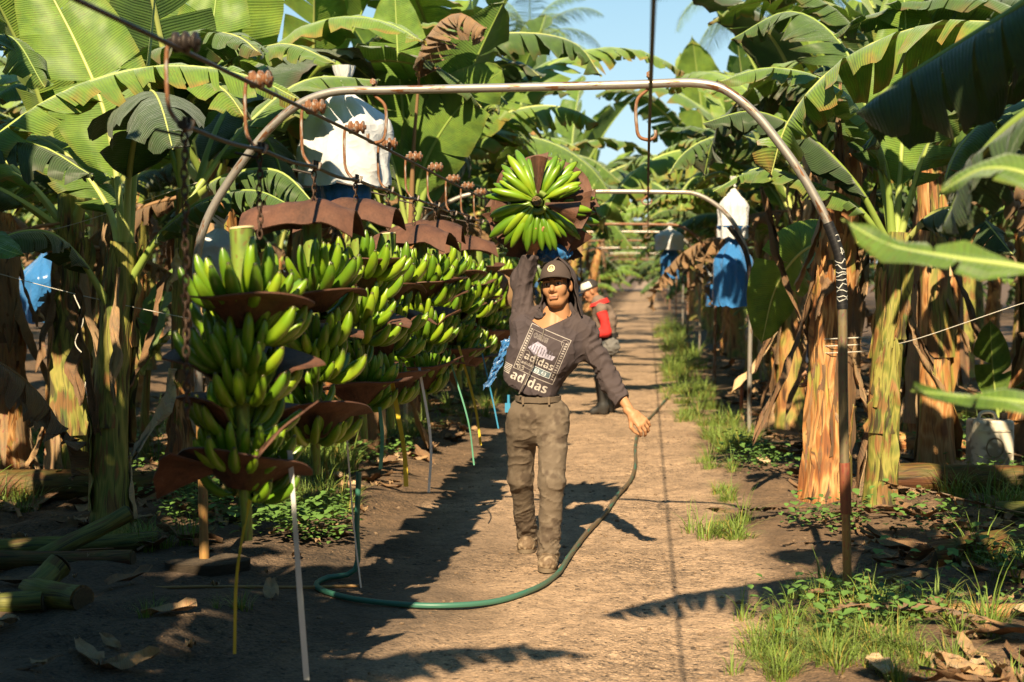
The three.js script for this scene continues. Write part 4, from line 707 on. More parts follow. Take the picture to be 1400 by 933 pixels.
const cloth = (r, g, b, o = {}) => mat({ color: RGB(r, g, b), bumpMap: weave, bumpScale: .0012, roughness: .88, sheen: .25, sheenRoughness: .6, ...o });
const uvCloth = (x, y, z) => [(x + z * .7) * 12, y * 12];
const crease = (x, y, z, fx, fy, s) => { const n = 1 - Math.abs(n3(x * fx, y * fy, z * fx + s)); return n * n * n * n; };
const fold = (x, y, z, f, a, s) => a * (n3(x * f * .6, y * f, z * f * .6 + s) + .5 * n3(x * f * 1.6, y * f * 2.1, z * f * 1.6 + s));
{
  const skin = [.40, .20, .10], man = thing('person', 'man in dark printed hooded jacket and cap carrying a banana bunch overhead', 'person', undefined, onGround(-.55, -7.65, -.004));
  const J = { head: [.065, 1.505, .03], neck: [.066, 1.345, -.025], ls: [.205, 1.262, -.01], le: [.349, 1.012, .03], lc: [.417, .89, .105], lw: [.466, .84, .15], rs: [-.112, 1.285, -.05], re: [-.135, 1.53, -.09], rw: [-.062, 1.715, -.04], chest: [.045, 1.16, -.01], waist: [-.03, .90, -.015], lh: [.045, .80, -.01], rh: [-.125, .80, -.03], lk: [.048, .455, .125], rk: [-.145, .45, -.14], la: [.028, .105, .125], ra: [-.122, .10, -.385] };
  // body under the clothes: one surface with head and hands
  const torso = blend([bone(J.neck, J.chest, .085, .115), ball([.05, 1.2, -.01], [.15, .12, .092]), bone(J.chest, J.waist, .10, .086), bone(J.ls, J.rs, .055, .055), bone(J.lh, J.rh, .062, .062)], .06);
  const body = blend([torso, bone(J.ls, J.le, .046, .036), bone(J.le, J.lw, .036, .0245), bone(J.rs, J.re, .046, .036), bone(J.re, J.rw, .036, .026), bone(J.lh, J.lk, .06, .042), bone(J.lk, J.la, .042, .032), bone(J.rh, J.rk, .06, .042), bone(J.rk, J.ra, .042, .032)], .035);
  const pecs = (x, y, z) => body(x, y, z) - .008 * Math.exp(-(((x - .05) / .012) ** 2)) * 0 + .004 * Math.exp(-(((x - .052) / .01) ** 2)) * (y > 1.1 ? 1 : 0);
  const bodyGeo = paint(surfaceNet(pecs, [-.35, .05, -.5], [.55, 1.78, .3], .011), (x, y, z) => skin.map((q) => q * (1 + .08 * n3(x * 20, y * 20, z * 20))));
  const head = place(headGeometry(.0032, skin), new THREE.Matrix4().compose(V(...J.head), new THREE.Quaternion().setFromEuler(new THREE.Euler(-.04, -.2, .10, 'YXZ')), V(1, 1, 1)));
  const hl = place(handGeometry(.0033, 1, .62, .12, .5, skin), frame([.47, .834, .155], [.72, -.62, .32], [.25, .55, .8]));
  const hr = place(handGeometry(.0036, 1, .1, .35, .1, skin), frame([-.062, 1.715, -.04], [.25, .55, .75], [0, -1, .55]));
  mesh('body', mergeFull([bodyGeo, head, hl, hr]), M.skin, man);
  // jacket: torso and sleeves a little larger, with folds; open neck, hem cut on a slant
  const jt = blend([bone(J.neck, J.chest, .10, .128), ball([.05, 1.195, -.01], [.155, .125, .104]), bone(J.chest, [-.055, .93, -.01], .116, .118), bone(J.ls, J.rs, .068, .068), bone([-.17, 1.02, .0], [-.10, 1.15, -.01], .055, .075), bone([-.10, 1.26, -.04], [-.12, 1.12, -.02], .06, .07)], .065);
  const sl = blend([bone(J.ls, J.le, .064, .053), bone(J.le, J.lc, .053, .043)], .03), sr = blend([bone(J.rs, J.re, .066, .052), bone(J.re, [-.085, 1.66, -.055], .052, .044)], .03);
  const hem = (x, y, z) => .915 - .16 * (x + .02) - .35 * Math.max(0, -x - .13) * -1 - y + .02 * n3(x * 9, 1, z * 9);
  const jac = (x, y, z) => {
    let d = smin(smin(jt(x, y, z), sl(x, y, z), .045), sr(x, y, z), .05), wr = Math.max(0, 1 - Math.abs((x - .385) * .6 + (y - .95) * -.8) * 6) * (x > .25 ? 1 : 0);
    d += fold(x, y, z, 5, .006, 3) - .006 * crease(x + y * .5, y * .8 - x * .5, z, 7, 5, 5) - .003 * crease(x - y * .3, y, z, 14, 13, 9) + (x > .24 ? .004 * Math.sin((x * .55 - y * .85) * 120 + 3 * n3(x * 8, y * 8, z * 8)) : 0) * 1 + (y > 1.36 && x < 0 ? .004 * Math.sin((x * 1.1 - y * .25) * 130) : 0);
    d = Math.max(d, hem(x, y, z)); d = Math.max(d, (x - .385) * .68 + (y - .93) * -.6 + (z - .09) * .4 - .055);      // cuff
    if (y > 1.67 && x < .1) d = Math.max(d, y - 1.67);
    // open neck: a V towards the zip
    const w = 1.278 - y, vee = Math.max(-z + .01, Math.max(w * .55 - .35 * (x - .0) + -.002, w * .9 + .95 * (x - .0) * 1 - (y - 1.278) * 1.2));
    return Math.max(d, -vee * .7);
  };
  const print = (() => {
    const c = document.createElement('canvas'); c.width = c.height = 1024; const g = c.getContext('2d'); g.fillStyle = '#40373a'; g.fillRect(0, 0, 1024, 1024);
    g.strokeStyle = g.fillStyle = '#a39c97'; g.lineWidth = 8; g.strokeRect(250, 150, 500, 560); g.lineWidth = 4; g.strokeRect(300, 205, 390, 450);
    const r = rngOf(5); g.font = 'bold 30px sans-serif';
    for (let y = 200; y < 680; y += 30) { g.fillRect(262, y, 26, 12 + 8 * r()); g.fillRect(708, y, 26, 10 + 10 * r()); }
    g.font = 'bold 76px sans-serif'; g.lineWidth = 3; g.strokeText('ORIG', 320, 285);
    g.fillStyle = '#a5a0b4'; g.beginPath(); g.moveTo(320, 420); g.lineTo(400, 310); g.lineTo(520, 330); g.lineTo(560, 400); g.lineTo(660, 390); g.lineTo(640, 450); g.lineTo(420, 470); g.fill();
    g.fillStyle = '#5c5766'; for (let k = 0; k < 9; k++) g.fillRect(350 + k * 32, 345 + 8 * (k % 3), 10, 80);
    g.fillStyle = '#b6afa9'; g.font = 'bold 118px sans-serif'; g.fillText('adidas', 318, 560); g.fillStyle = '#43393a'; g.fillRect(310, 520, 380, 7); g.fillStyle = '#a39c97';
    g.font = 'bold 52px sans-serif'; g.fillText('adidas', 310, 622); g.font = 'bold 84px sans-serif'; g.fillText('63', 282, 740 - 40);
    g.fillStyle = '#5f6f78'; g.fillRect(470, 590, 215, 70); g.strokeStyle = '#dfe5e8'; g.lineWidth = 5; g.strokeRect(470, 590, 215, 70); g.fillStyle = '#dfe5e8'; g.font = 'bold 50px monospace'; g.fillText('63 63', 490, 645);
    g.fillStyle = '#b0a9a3'; for (let k = 0; k < 6; k++) g.fillRect(120, 690 + k * 20, 110, 11);
    g.font = 'bold 150px sans-serif'; g.fillText('adidas', 250, 840);
    g.lineWidth = 4; g.strokeStyle = '#a39c97'; g.beginPath(); g.arc(330, 500, 44, 0, 7); g.stroke(); g.beginPath(); g.arc(700, 210, 40, 0, 7); g.stroke();
    for (let k = 0; k < 14000; k++) { g.fillStyle = `rgba(64,55,58,${.55 * r()})`; g.fillRect(r() * 1024, r() * 1024, 2 + 4 * r(), 2 + 3 * r()); }
    const t = new THREE.CanvasTexture(c); t.colorSpace = THREE.SRGBColorSpace; return t;
  })();
  const ca = Math.cos(.40), sa = Math.sin(.40), pu = (x, y) => { const dx = x + .018, dy = y - 1.105; return [(dx * ca - dy * sa) / .47 + .5, (dx * sa + dy * ca) / .47 + .5]; };
  const jg = surfaceNet(jac, [-.32, .84, -.25], [.5, 1.72, .24], .0078, uvCloth), ip = [], ib = [], P = jg.attributes.position, NN = jg.attributes.normal, I = jg.index.array, U = jg.attributes.uv, front = new Set();
  for (let i = 0; i < I.length; i += 3) {
    const a = [I[i], I[i + 1], I[i + 2]], m = (f) => (f(a[0]) + f(a[1]) + f(a[2])) / 3, nz = m((k) => NN.getZ(k)), x = m((k) => P.getX(k)), y = m((k) => P.getY(k)), z = m((k) => P.getZ(k)), [u, v] = pu(x, y);
    (nz > .12 && z > .01 && u > .03 && u < .97 && v > .03 && v < .97 && x < .205 && y < 1.36 ? ip : ib).push(...a);
  }
  const split = (list, uvf) => { const map = new Map(), pos = [], nor = [], uv = [], idx = []; for (const k of list) { if (!map.has(k)) { map.set(k, pos.length / 3); pos.push(P.getX(k), P.getY(k), P.getZ(k)); nor.push(NN.getX(k), NN.getY(k), NN.getZ(k)); uv.push(...(uvf ? uvf(P.getX(k), P.getY(k)) : [U.getX(k), U.getY(k)])); } idx.push(map.get(k)); } return geo(pos, idx, uv, null, nor); };
  const jacket = mesh('jacket', split(ib), cloth(.0565, .041, .0425), man);
  const pm = cloth(1, 1, 1, { map: print, bumpMap: null }); mesh('printed_front', split(ip, pu), pm, jacket).userData.label = 'faded white lettering print on the jacket front';
  mesh('zip', tube([[.006, 1.28, .112], [-.03, 1.15, .122], [-.07, 1.05, .124], [-.112, .965, .118], [-.13, .93, .112]], .0042, 24, 6), mat({ color: RGB(.22, .19, .17), metalness: .5, roughness: .45 }), jacket);
  // hood falling from the cap to the shoulders
  mesh('hood', sheet((u, v) => {
    const a = (u - .5) * lerp(4.3, 3.5, v) + .15, y = lerp(.155, -.16, v), k = v < .32 ? Math.sin(v / .32 * Math.PI / 2) : 1, wide = lerp(.088, .108, smoothstep(v, .25, 1)), r = k * wide + .008 * n3(a * 2.2, v * 4, 3) + .004 * Math.sin(a * 14 + v * 8) * v;
    return V(J.head[0] + .008 + Math.sin(a) * r * .98 + .02 * v, J.head[1] + y, J.head[2] - .012 - Math.cos(a) * r * 1.08);
  }, 40, 26, .004), cloth(.05, .037, .038), jacket);
  mesh('hood', sheet((u, v) => { const a = u * 4.9 + .7, en = Math.sin(u * Math.PI) ** .35, r = .086 + .034 * v * en + .008 * n3(u * 5, v * 3, 8); return V(.062 + Math.sin(a) * r * 1.1, 1.39 - .06 * v * en - .05 * Math.cos(a - .1) * (1 - .3 * v) - .02 * n3(u * 4, 3, 1), -.015 + Math.cos(a) * r * .95); }, 40, 8, .006), cloth(.045, .034, .036), jacket);
  // cap
  const capM = cloth(.06, .042, .036), hm = new THREE.Matrix4().compose(V(...J.head), new THREE.Quaternion().setFromEuler(new THREE.Euler(-.10, -.16, .10, 'YXZ')), V(1, 1, 1));
  const cap = mesh('cap', place(sheet((u, v) => { const a = u * Math.PI * 2, e = v * Math.PI / 2 * .98, k = 1 + .012 * Math.cos(a * 6) * Math.sin(e); return V(Math.sin(a) * .0865 * Math.cos(e) * k, .036 + .102 * Math.sin(e), -.008 + Math.cos(a) * .101 * Math.cos(e) * k); }, 48, 16, .003), hm), capM, man);
  mesh('brim', place(sheet((u, v) => { const a = (u - .5) * 2.6, r = .094 + .066 * v * Math.cos(a * .5); return V(Math.sin(a) * (.085 + .006 * v), .046 - .010 * v - .014 * (Math.abs(u - .5) * 2) ** 2, -.004 + Math.cos(a) * .094 + (r - .094) * (.45 + .55 * Math.cos(a))); }, 26, 8, .004), hm), capM, cap);
  const badge = (() => {
    const c = document.createElement('canvas'); c.width = c.height = 128; const g = c.getContext('2d'); g.fillStyle = '#d9cf9c'; g.fillRect(0, 0, 128, 128); g.fillStyle = '#4b4038'; g.beginPath(); g.arc(64, 64, 46, 0, 7); g.fill(); g.fillStyle = '#d9cf9c'; g.beginPath(); g.moveTo(64, 26); g.lineTo(92, 62); g.lineTo(36, 62); g.fill(); g.fillRect(30, 68, 68, 6); g.fillRect(30, 80, 68, 14);
    g.strokeStyle = '#4b4038'; g.lineWidth = 4; for (let k = 0; k < 3; k++) { g.beginPath(); g.moveTo(46 + 12 * k, 62); g.lineTo(58 + 8 * k, 38); g.stroke(); }
    const t = new THREE.CanvasTexture(c); t.colorSpace = THREE.SRGBColorSpace; return mat({ map: t, roughness: .7 });
  })();
  const disc = []; { const pos = [], uv = [], idx = [], N = 20, on = (dx, dy) => { const e = Math.asin(clamp((.052 + dy) / .105, 0, 1)), a = dx / .075 - .06; return [Math.sin(a) * .0895 * Math.cos(e), .036 + .105 * Math.sin(e), -.008 + Math.cos(a) * .1045 * Math.cos(e)]; }; pos.push(...on(0, 0)); uv.push(.5, .5); for (let i = 0; i <= N; i++) { const a = i / N * 6.2832; pos.push(...on(Math.cos(a) * .0195, Math.sin(a) * .0195)); uv.push(.5 + .5 * Math.cos(a), .5 + .5 * Math.sin(a)); if (i) idx.push(0, i, i + 1); } mesh('badge', place(geo(pos, idx, uv), hm), badge, cap); }
  mesh('hair', place(surfaceNet(within(ball([0, .012, -.022], [.081, .098, .088]), (x, y, z) => z - .02 - .25 * (y + .02), (x, y, z) => y - .05, (x, y, z) => -.085 - y), [-.1, -.11, -.13], [.1, .08, .08], .006), hm), M.hair, man);
  // trousers
  const waistCut = (x, y, z) => y - .915 + .02 * x;
  const trF = blend([bone([-.038, .90, -.015], [-.04, .82, -.015], .108, .118), bone(J.lh, J.lk, .090, .064), bone(J.lk, [.028, .075, .118], .062, .056), bone(J.rh, J.rk, .090, .064), bone(J.rk, [-.124, .07, -.375], .062, .057), bone([.02, .72, .0], [-.10, .72, -.02], .08, .08)], .035);
  const tr = (x, y, z) => {
    let d = trF(x, y, z);
    const low = 1 - smoothstep(y, .1, .34), kn = Math.exp(-(((y - .45) / .12) ** 2));
    d += fold(x, y, z, 5, .004, 20) - (.003 + low * .006 + kn * .004 + .004 * Math.exp(-(((y - .74) / .08) ** 2))) * crease(x + y * .35 * Math.sign(x + .04), y, z, 6, 11, 22) - (.0015 + low * .004) * crease(x, y - x * .4, z, 11, 24, 25);
    return Math.max(d, waistCut(x, y, z), .055 - y - (z < -.1 ? 0 : 0));
  };
  const tg = paint(surfaceNet(tr, [-.3, .03, -.52], [.22, .95, .26], .0085, uvCloth), (x, y, z) => {
    let c = [.12, .09, .063]; const a = fbm3(x * 7, y * 7, z * 7, 3), b = fbm3(x * 19 + 4, y * 19, z * 19, 2);
    c = mix3(c, [.185, .145, .105], smoothstep(b + .5 * a, .0, .7) * .6); c = mix3(c, [.06, .04, .027], smoothstep(a - .25 * b + .3 * smoothstep(.36 - y, 0, .15) + (x < -.06 ? .22 * Math.exp(-(((y - .52) / .1) ** 2)) : -.1), .12, .45) * .75);
    return c;
  });
  const trousers = mesh('trousers', tg, cloth(1, 1, 1, { vertexColors: true }), man);
  mesh('waistband', sheet((u, v) => { const a = u * Math.PI * 2; return V(-.037 + Math.sin(a) * .122, .882 + .03 * v + .003 * n3(u * 9, 1, 1), -.015 + Math.cos(a) * .122); }, 44, 3, .006), cloth(.12, .09, .063), trousers);
  for (const x of [-.11, .03]) mesh('belt_loop', boxg(.011, .042, .006, x, .892, -.015 + Math.sqrt(.129 ** 2 - Math.min(.0160, (x + .037) ** 2))), cloth(.15, .11, .075), trousers);
  mesh('phone_pouch', merge([boxg(.03, .05, .02, -.2, .845, .01), new THREE.CylinderGeometry(.008, .008, .06, 8).translate(-.196, .885, .01)]), M.ribbon.blue, trousers);
  // boots
  for (const [a, t, n] of [[[.028, .09, .118], [.033, .036, .225], 1], [[-.122, .085, -.375], [-.124, .036, -.275], 2]]) {
    const f = within(blend([bone(a, [a[0], .05, a[2] - .005], .05, .05), bone([a[0], .048, a[2] - .01], t, .05, .043), ball([t[0], .045, t[2] + .012], [.047, .04, .05])], .03), (x, y, z) => .003 - y, (x, y, z) => y - .135);
    const b = mesh('boot', paint(surfaceNet((x, y, z) => f(x, y, z) + .002 * n3(x * 60, y * 60, z * 60), [a[0] - .1, -.01, a[2] - .1], [a[0] + .1, .15, t[2] + .09], .006), (x, y, z) => mix3([.13, .085, .05], [.27, .2, .13], smoothstep(n3(x * 25, y * 25, z * 25), -.2, .6))), mat({ vertexColors: true, roughness: .75 }), man);
    mesh('sole', sheet((u, v) => { const k = u * Math.PI * 2, s = Math.sin(k), L = (t[2] - a[2]) / 2 + .056; return V((a[0] + t[0]) / 2 + Math.cos(k) * .05 * (1 + .12 * s), .004 + .022 * v, (a[2] + t[2]) / 2 + .003 + s * L); }, 30, 2, .006), mat({ color: RGB(.16, .12, .08), roughness: .85 }), b);
  }
  mesh('blue_rag', sheet((u, v) => { const q = V(lerp(-.205, -.31, u ** 1.2), lerp(1.22, .955, u), lerp(-.03, .03, u)); return q.add(V((v - .5) * .055 + .014 * n3(u * 6, v * 3, 1), (v - .5) * .03 + .01 * n3(u * 8, v * 4, 3), .02 * n3(u * 7, v * 4, 2))); }, 22, 6, .001), M.bluePlastic, man);
  // the shoulder pad and the bunch that he carries
  single('blue_head_pad', surfaceNet((x, y, z) => ball([-.51, 1.675, -7.79], [.095, .06, .1])(x, y, z) + .012 * n3(x * 22, y * 22, z * 22), [-.65, 1.58, -7.95], [-.38, 1.78, -7.65], .008), M.bluePlastic, 'crumpled blue plastic pad between cap and carried banana bunch', 'pad');
  M.cutBrown = mat({ color: RGB(.30, .22, .10), map: dirtColor, roughness: .85 });
  const rnd = rngOf(640), b = thing('banana_bunch', 'banana bunch with brown padding sheets carried overhead, cut stalk end showing', 'banana bunch', undefined, [-.585, 1.945, -7.58]);
  b.rotation.set(Math.PI / 2 - .10, 0, 0); b.rotateY(.3); b.rotation.z += .05;
  mesh('stalk', tube([[0, .02, 0], [0, -.3, 0], [0, -.7, 0]], .026, 10, 10), M.stalk, b); mesh('cut_end', surfaceNet((x, y, z) => Math.max(Math.hypot(x, z) - .026 + .004 * n3(x * 60, 1, z * 60), Math.abs(y - .03 - .3 * x) - .014 + .005 * n3(x * 90, 3, z * 90)), [-.045, -.01, -.045], [.045, .07, .045], .004), M.cutBrown, b);
  mesh('tape', boxg(.016, .002, .075, -.15, -.035, -.07), M.ribbon.white, b); 
  for (const [y, f, n, sp, sz, tx, tz] of [[-.02, 2.15, 6, 1.25, 1.04, .1, .2], [-.05, .55, 5, 1.05, .98, -.15, .1], [.0, 3.55, 6, 1.25, 1.06, .1, -.2], [-.035, 4.85, 5, 1.1, 1.0, -.1, -.1]]) { const h = addHand(b, y, f, n, sp, sz, rnd, fingersFlat, fingersFlat, .95); h.rotation.x = tx; h.rotation.z = tz; for (const c of h.children) { c.scale.multiplyScalar(.86 + .28 * rnd()); c.rotation.y += (rnd() - .5) * .14; c.rotation.z += (rnd() - .5) * .2; } }
  addHand(b, -.13, 1, 10, 4.4, 1.1, rnd, fingersFlat, fingersFlat, .4); addHand(b, -.25, 4, 10, 4.2, 1.14, rnd, fingersFlat, fingersFlat, .4); addHand(b, -.37, 2, 10, 4.2, 1.14, rnd, fingersFlat, fingersFlat, .3); addHand(b, -.5, 5.2, 10, 4.2, 1.1, rnd, fingersFlat, fingersFlat, .3);
  for (const [y, f, sp, r, rise, sd] of [[-.12, 2.6, 2.2, .25, -.02, 1], [-.2, 5.0, 2.6, .26, -.06, 2], [-.3, .9, 2.6, .25, -.03, 3], [-.42, 3.6, 3.0, .26, -.04, 4], [-.26, 4.1, 1.6, .27, -.05, 5]]) mesh('padding_sheet', padGeo(f, sp, r, rise, sd * 7, .6), M.pad, b).position.y = y;
  for (const [f, y, w, r, sd] of [[2.75, -.075, 1.5, .265, 1], [2.0, -.12, 1.7, .275, 2], [3.6, -.14, 1.3, .30, 3], [5.6, -.10, 1.3, .26, 4], [4.6, -.17, 1.7, .29, 5], [.5, -.2, 1.6, .28, 6]]) mesh('padding_sheet', sheet((u, v) => { const t = f + (u - .5) * w, e = Math.abs(2 * u - 1), q = lerp(.05, r * (1 + .12 * e ** 4 + .05 * n3(u * 2, sd, 3)), v); return V(Math.cos(t) * q, y - .05 * v * v + .02 * n3(u * 2, v * 2, sd), -Math.sin(t) * q); }, 14, 7, .006, .6, .35), M.pad, b);
  for (const [f, y, w, s] of [[1.22, .0, .26, 1], [5.7, .01, .34, 2]]) mesh('padding_sheet', sheet((u, v) => { const t = f + (u - .5) * w * (1 + .5 * v), r = lerp(.045, .235, v); return V(Math.cos(t) * r, y + .045 * Math.sin(u * Math.PI) * v + .03 * v, -Math.sin(t) * r); }, 10, 6, .005, .4, .3), M.pad, b);
}
function bystander(name, label, pos, turn, J, tone) {
  const p = thing(name, label, 'person', undefined, pos, turn), skin = tone.skin, mid = [(J.lh[0] + J.rh[0]) / 2, (J.lh[1] + J.rh[1]) / 2, (J.lh[2] + J.rh[2]) / 2];
  const limbs = (k) => [bone(J.ls, J.le, .044 + k, .036 + k), bone(J.le, J.lw, .036 + k, .026 + k), bone(J.rs, J.re, .044 + k, .036 + k), bone(J.re, J.rw, .036 + k, .026 + k)], legs = (k) => [bone(J.lh, J.lk, .072 + k, .05 + k), bone(J.lk, J.la, .048 + k, .034 + k), bone(J.rh, J.rk, .072 + k, .05 + k), bone(J.rk, J.ra, .048 + k, .034 + k)];
  const tor = (k) => [bone(J.neck, J.chest, .075 + k, .11 + k), bone(J.chest, mid, .112 + k, .1 + k), bone(J.ls, J.rs, .055 + k, .055 + k)];
  const bodyF = blend([...tor(0), ...limbs(0), ...legs(0)], .04), all = [...Object.values(J)], lo = [0, 1, 2].map((i) => Math.min(...all.map((q) => q[i])) - .18), hi = [0, 1, 2].map((i) => Math.max(...all.map((q) => q[i])) + .18);
  const head = place(headGeometry(.005, skin), new THREE.Matrix4().compose(V(...J.head), new THREE.Quaternion().setFromEuler(new THREE.Euler(...(tone.headTurn ?? [0, 0, 0]), 'YXZ')), V(1, 1, 1)));
  const hand = (w, e, s) => place(handGeometry(.005, s, .5, .1, .4, skin), frame(w, [w[0] - e[0], w[1] - e[1], w[2] - e[2]], [s * .8, 0, .5]));
  mesh('body', mergeFull([paint(surfaceNet(bodyF, lo, hi, .014), () => skin), head, hand(J.lw, J.le, 1), hand(J.rw, J.re, -1)]), M.skin, p);
  const w = (d) => (x, y, z) => d(x, y, z) + fold(x, y, z, 9, .006, 2);
  mesh('shirt', surfaceNet(w(within(blend([...tor(.014)], .05), (x, y, z) => J.hem - y)), lo, hi, .012, uvCloth), tone.shirt, p);
  mesh('sleeve', surfaceNet(w(within(blend([bone(J.ls, J.le, .064, .053), bone(J.le, J.lw, .052, .042)], .03), (x, y, z) => .05 - Math.hypot(x - J.lw[0], y - J.lw[1], z - J.lw[2]))), lo, hi, .012, uvCloth), tone.sleeve, p);
  mesh('sleeve', surfaceNet(w(within(blend([bone(J.rs, J.re, .064, .053), bone(J.re, J.rw, .052, .042)], .03), (x, y, z) => .05 - Math.hypot(x - J.rw[0], y - J.rw[1], z - J.rw[2]))), lo, hi, .012, uvCloth), tone.sleeve, p);
  mesh('trousers', surfaceNet(w(within(blend([...legs(.02), bone(mid, [mid[0], mid[1] + .12, mid[2]], .12, .118)], .04), (x, y, z) => y - J.hem - .06, (x, y, z) => .1 - y)), lo, hi, .013, uvCloth), tone.trousers, p);
  for (const [a, k] of [[J.la, J.lk], [J.ra, J.rk]]) { const up = tone.boots; mesh('boot', surfaceNet(within(blend([bone(a, [lerp(a[0], k[0], up), lerp(a[1], k[1], up), lerp(a[2], k[2], up)], .058, .07), bone(a, [a[0] + tone.toe[0], .04, a[2] + tone.toe[1]], .05, .042), bone(a, [a[0], .045, a[2]], .055, .05)], .03), (x, y, z) => .003 - y), [a[0] - .25, -.02, a[2] - .25], [a[0] + .25, .5, a[2] + .25], .011), tone.boot, p); }
  return p;
}
{
  const j = { head: [-.13, 1.37, .03], neck: [-.04, 1.245, .03], chest: [.03, 1.06, .03], ls: [.0, 1.17, .16], le: [.06, .93, .21], lw: [-.11, .89, .21], rs: [.02, 1.17, -.12], re: [-.05, .95, -.18], rw: [-.22, .9, -.12], lh: [.05, .77, .11], rh: [.05, .77, -.06], lk: [-.01, .43, .12], rk: [.0, .43, -.09], la: [.02, .1, .12], ra: [.1, .1, -.12], hem: .80 };
  const jm = { ...j }; delete jm.hem; const J2 = Object.assign(Object.create({ hem: .8 }), jm);
  const p = bystander('person', 'man in red sleeved shirt and grey vest stooping on path behind the carrier', onGround(-.5, -15.83), 0, J2, { skin: [.40, .19, .10], shirt: cloth(.17, .125, .10), sleeve: cloth(.52, .022, .02), trousers: cloth(.05, .055, .06), boot: mat({ color: RGB(.035, .035, .035), roughness: .35 }), boots: .75, toe: [-.11, 0], headTurn: [.45, -1.35, 0] });
  const hm = new THREE.Matrix4().compose(V(...j.head), new THREE.Quaternion().setFromEuler(new THREE.Euler(.4, -1.3, 0, 'YXZ')), V(1, 1, 1));
  const cap = mesh('cap', place(sheet((u, v) => { const a = u * Math.PI * 2, e = v * 1.54; return V(Math.sin(a) * .087 * Math.cos(e), .036 + .1 * Math.sin(e), -.008 + Math.cos(a) * .102 * Math.cos(e)); }, 30, 10, .004), hm), cloth(.03, .026, .026), p);
  mesh('cap_panel', place(sheet((u, v) => { const a = (u - .3) * 2.4, e = .12 + v * .75; return V(Math.sin(a) * .09 * Math.cos(e), .036 + .103 * Math.sin(e), -.008 + Math.cos(a) * .105 * Math.cos(e)); }, 14, 6, .002), hm), cloth(.62, .6, .56), cap);
  mesh('brim', place(sheet((u, v) => { const a = (u - .5) * 2; return V(Math.sin(a) * .084, .04 - .014 * v - .012 * (u - .5) ** 2, Math.cos(a) * .094 + .06 * v * Math.cos(a * .6)); }, 14, 5, .004), hm), cloth(.03, .026, .026), cap);
  mesh('waist_bag', surfaceNet((x, y, z) => ball([.10, .76, .15], [.10, .10, .085])(x, y, z) + .01 * n3(x * 18, y * 18, z * 18), [-.05, .6, .02], [.25, .92, .3], .011, uvCloth), cloth(.13, .125, .12), p);
  mesh('belt', sheet((u, v) => { const a = u * 6.2832; return V(.045 + Math.sin(a) * .135, .86 + .05 * v, .025 + Math.cos(a) * .15); }, 30, 3, .006), cloth(.02, .02, .02), p);
  mesh('collar', sheet((u, v) => { const a = u * 6.2832; return V(-.03 + Math.sin(a) * (.085 + .03 * v), 1.27 - .05 * v + .03 * Math.sin(a), .03 + Math.cos(a) * (.085 + .03 * v)); }, 26, 4, .006), cloth(.52, .022, .02), p);
}
{
  const j = { head: [.02, 1.52, 0], neck: [0, 1.36, 0], chest: [0, 1.16, 0], ls: [-.02, 1.33, .13], le: [-.13, 1.09, .16], lw: [-.17, .86, .2], rs: [.0, 1.33, -.14], re: [.02, 1.08, -.19], rw: [-.05, .85, -.2], lh: [.02, .84, .08], rh: [.02, .84, -.08], lk: [.0, .46, .1], rk: [.04, .46, -.1], la: [.02, .1, .1], ra: [.08, .1, -.12] };
  bystander('person', 'person in dark navy long sleeves standing mostly hidden behind the thick stump', onGround(1.33, -10.5), 0, Object.assign(Object.create({ hem: .84 }), j), { skin: [.36, .19, .11], shirt: cloth(.025, .035, .055), sleeve: cloth(.025, .035, .06), trousers: cloth(.05, .045, .04), boot: mat({ color: RGB(.03, .03, .03), roughness: .5 }), boots: .5, toe: [-.11, 0], headTurn: [.2, -1.4, 0] });
}

// ---------------------------------------------------------------- ground cover and small things
function grassTuft(n, len, spread, seed) {
  const rnd = rngOf(seed), pos = [], idx = [], uv = [], col = [];
  for (let i = 0; i < n; i++) {
    const a = rnd() * 6.28, r = spread * Math.sqrt(rnd()), L = len * (.5 + .7 * rnd()), lean = .25 + .9 * rnd(), w = .0035 + .003 * rnd(), x0 = Math.cos(a) * r, z0 = Math.sin(a) * r, d = a + (rnd() - .5), b = pos.length / 3, t = .75 + .5 * rnd(), dry = rnd() < .12;
    for (let k = 0; k <= 4; k++) { const s = k / 4, o = lean * L * s * s, y = L * s * (1 - .35 * lean * s * s), ww = w * (1 - s * .95); for (const e of [-1, 1]) { pos.push(x0 + Math.cos(d) * o - Math.sin(d) * ww * e, y - .01, z0 + Math.sin(d) * o + Math.cos(d) * ww * e); uv.push(s, e); col.push(...(dry ? [2.2 * t, 1.1 * t, 1.6 * t] : [t * 1.05, t, t * .9])); } if (k) { const q = b + k * 2; idx.push(q - 2, q - 1, q, q, q - 1, q + 1); } }
  }
  return geo(pos, idx, uv, col);
}
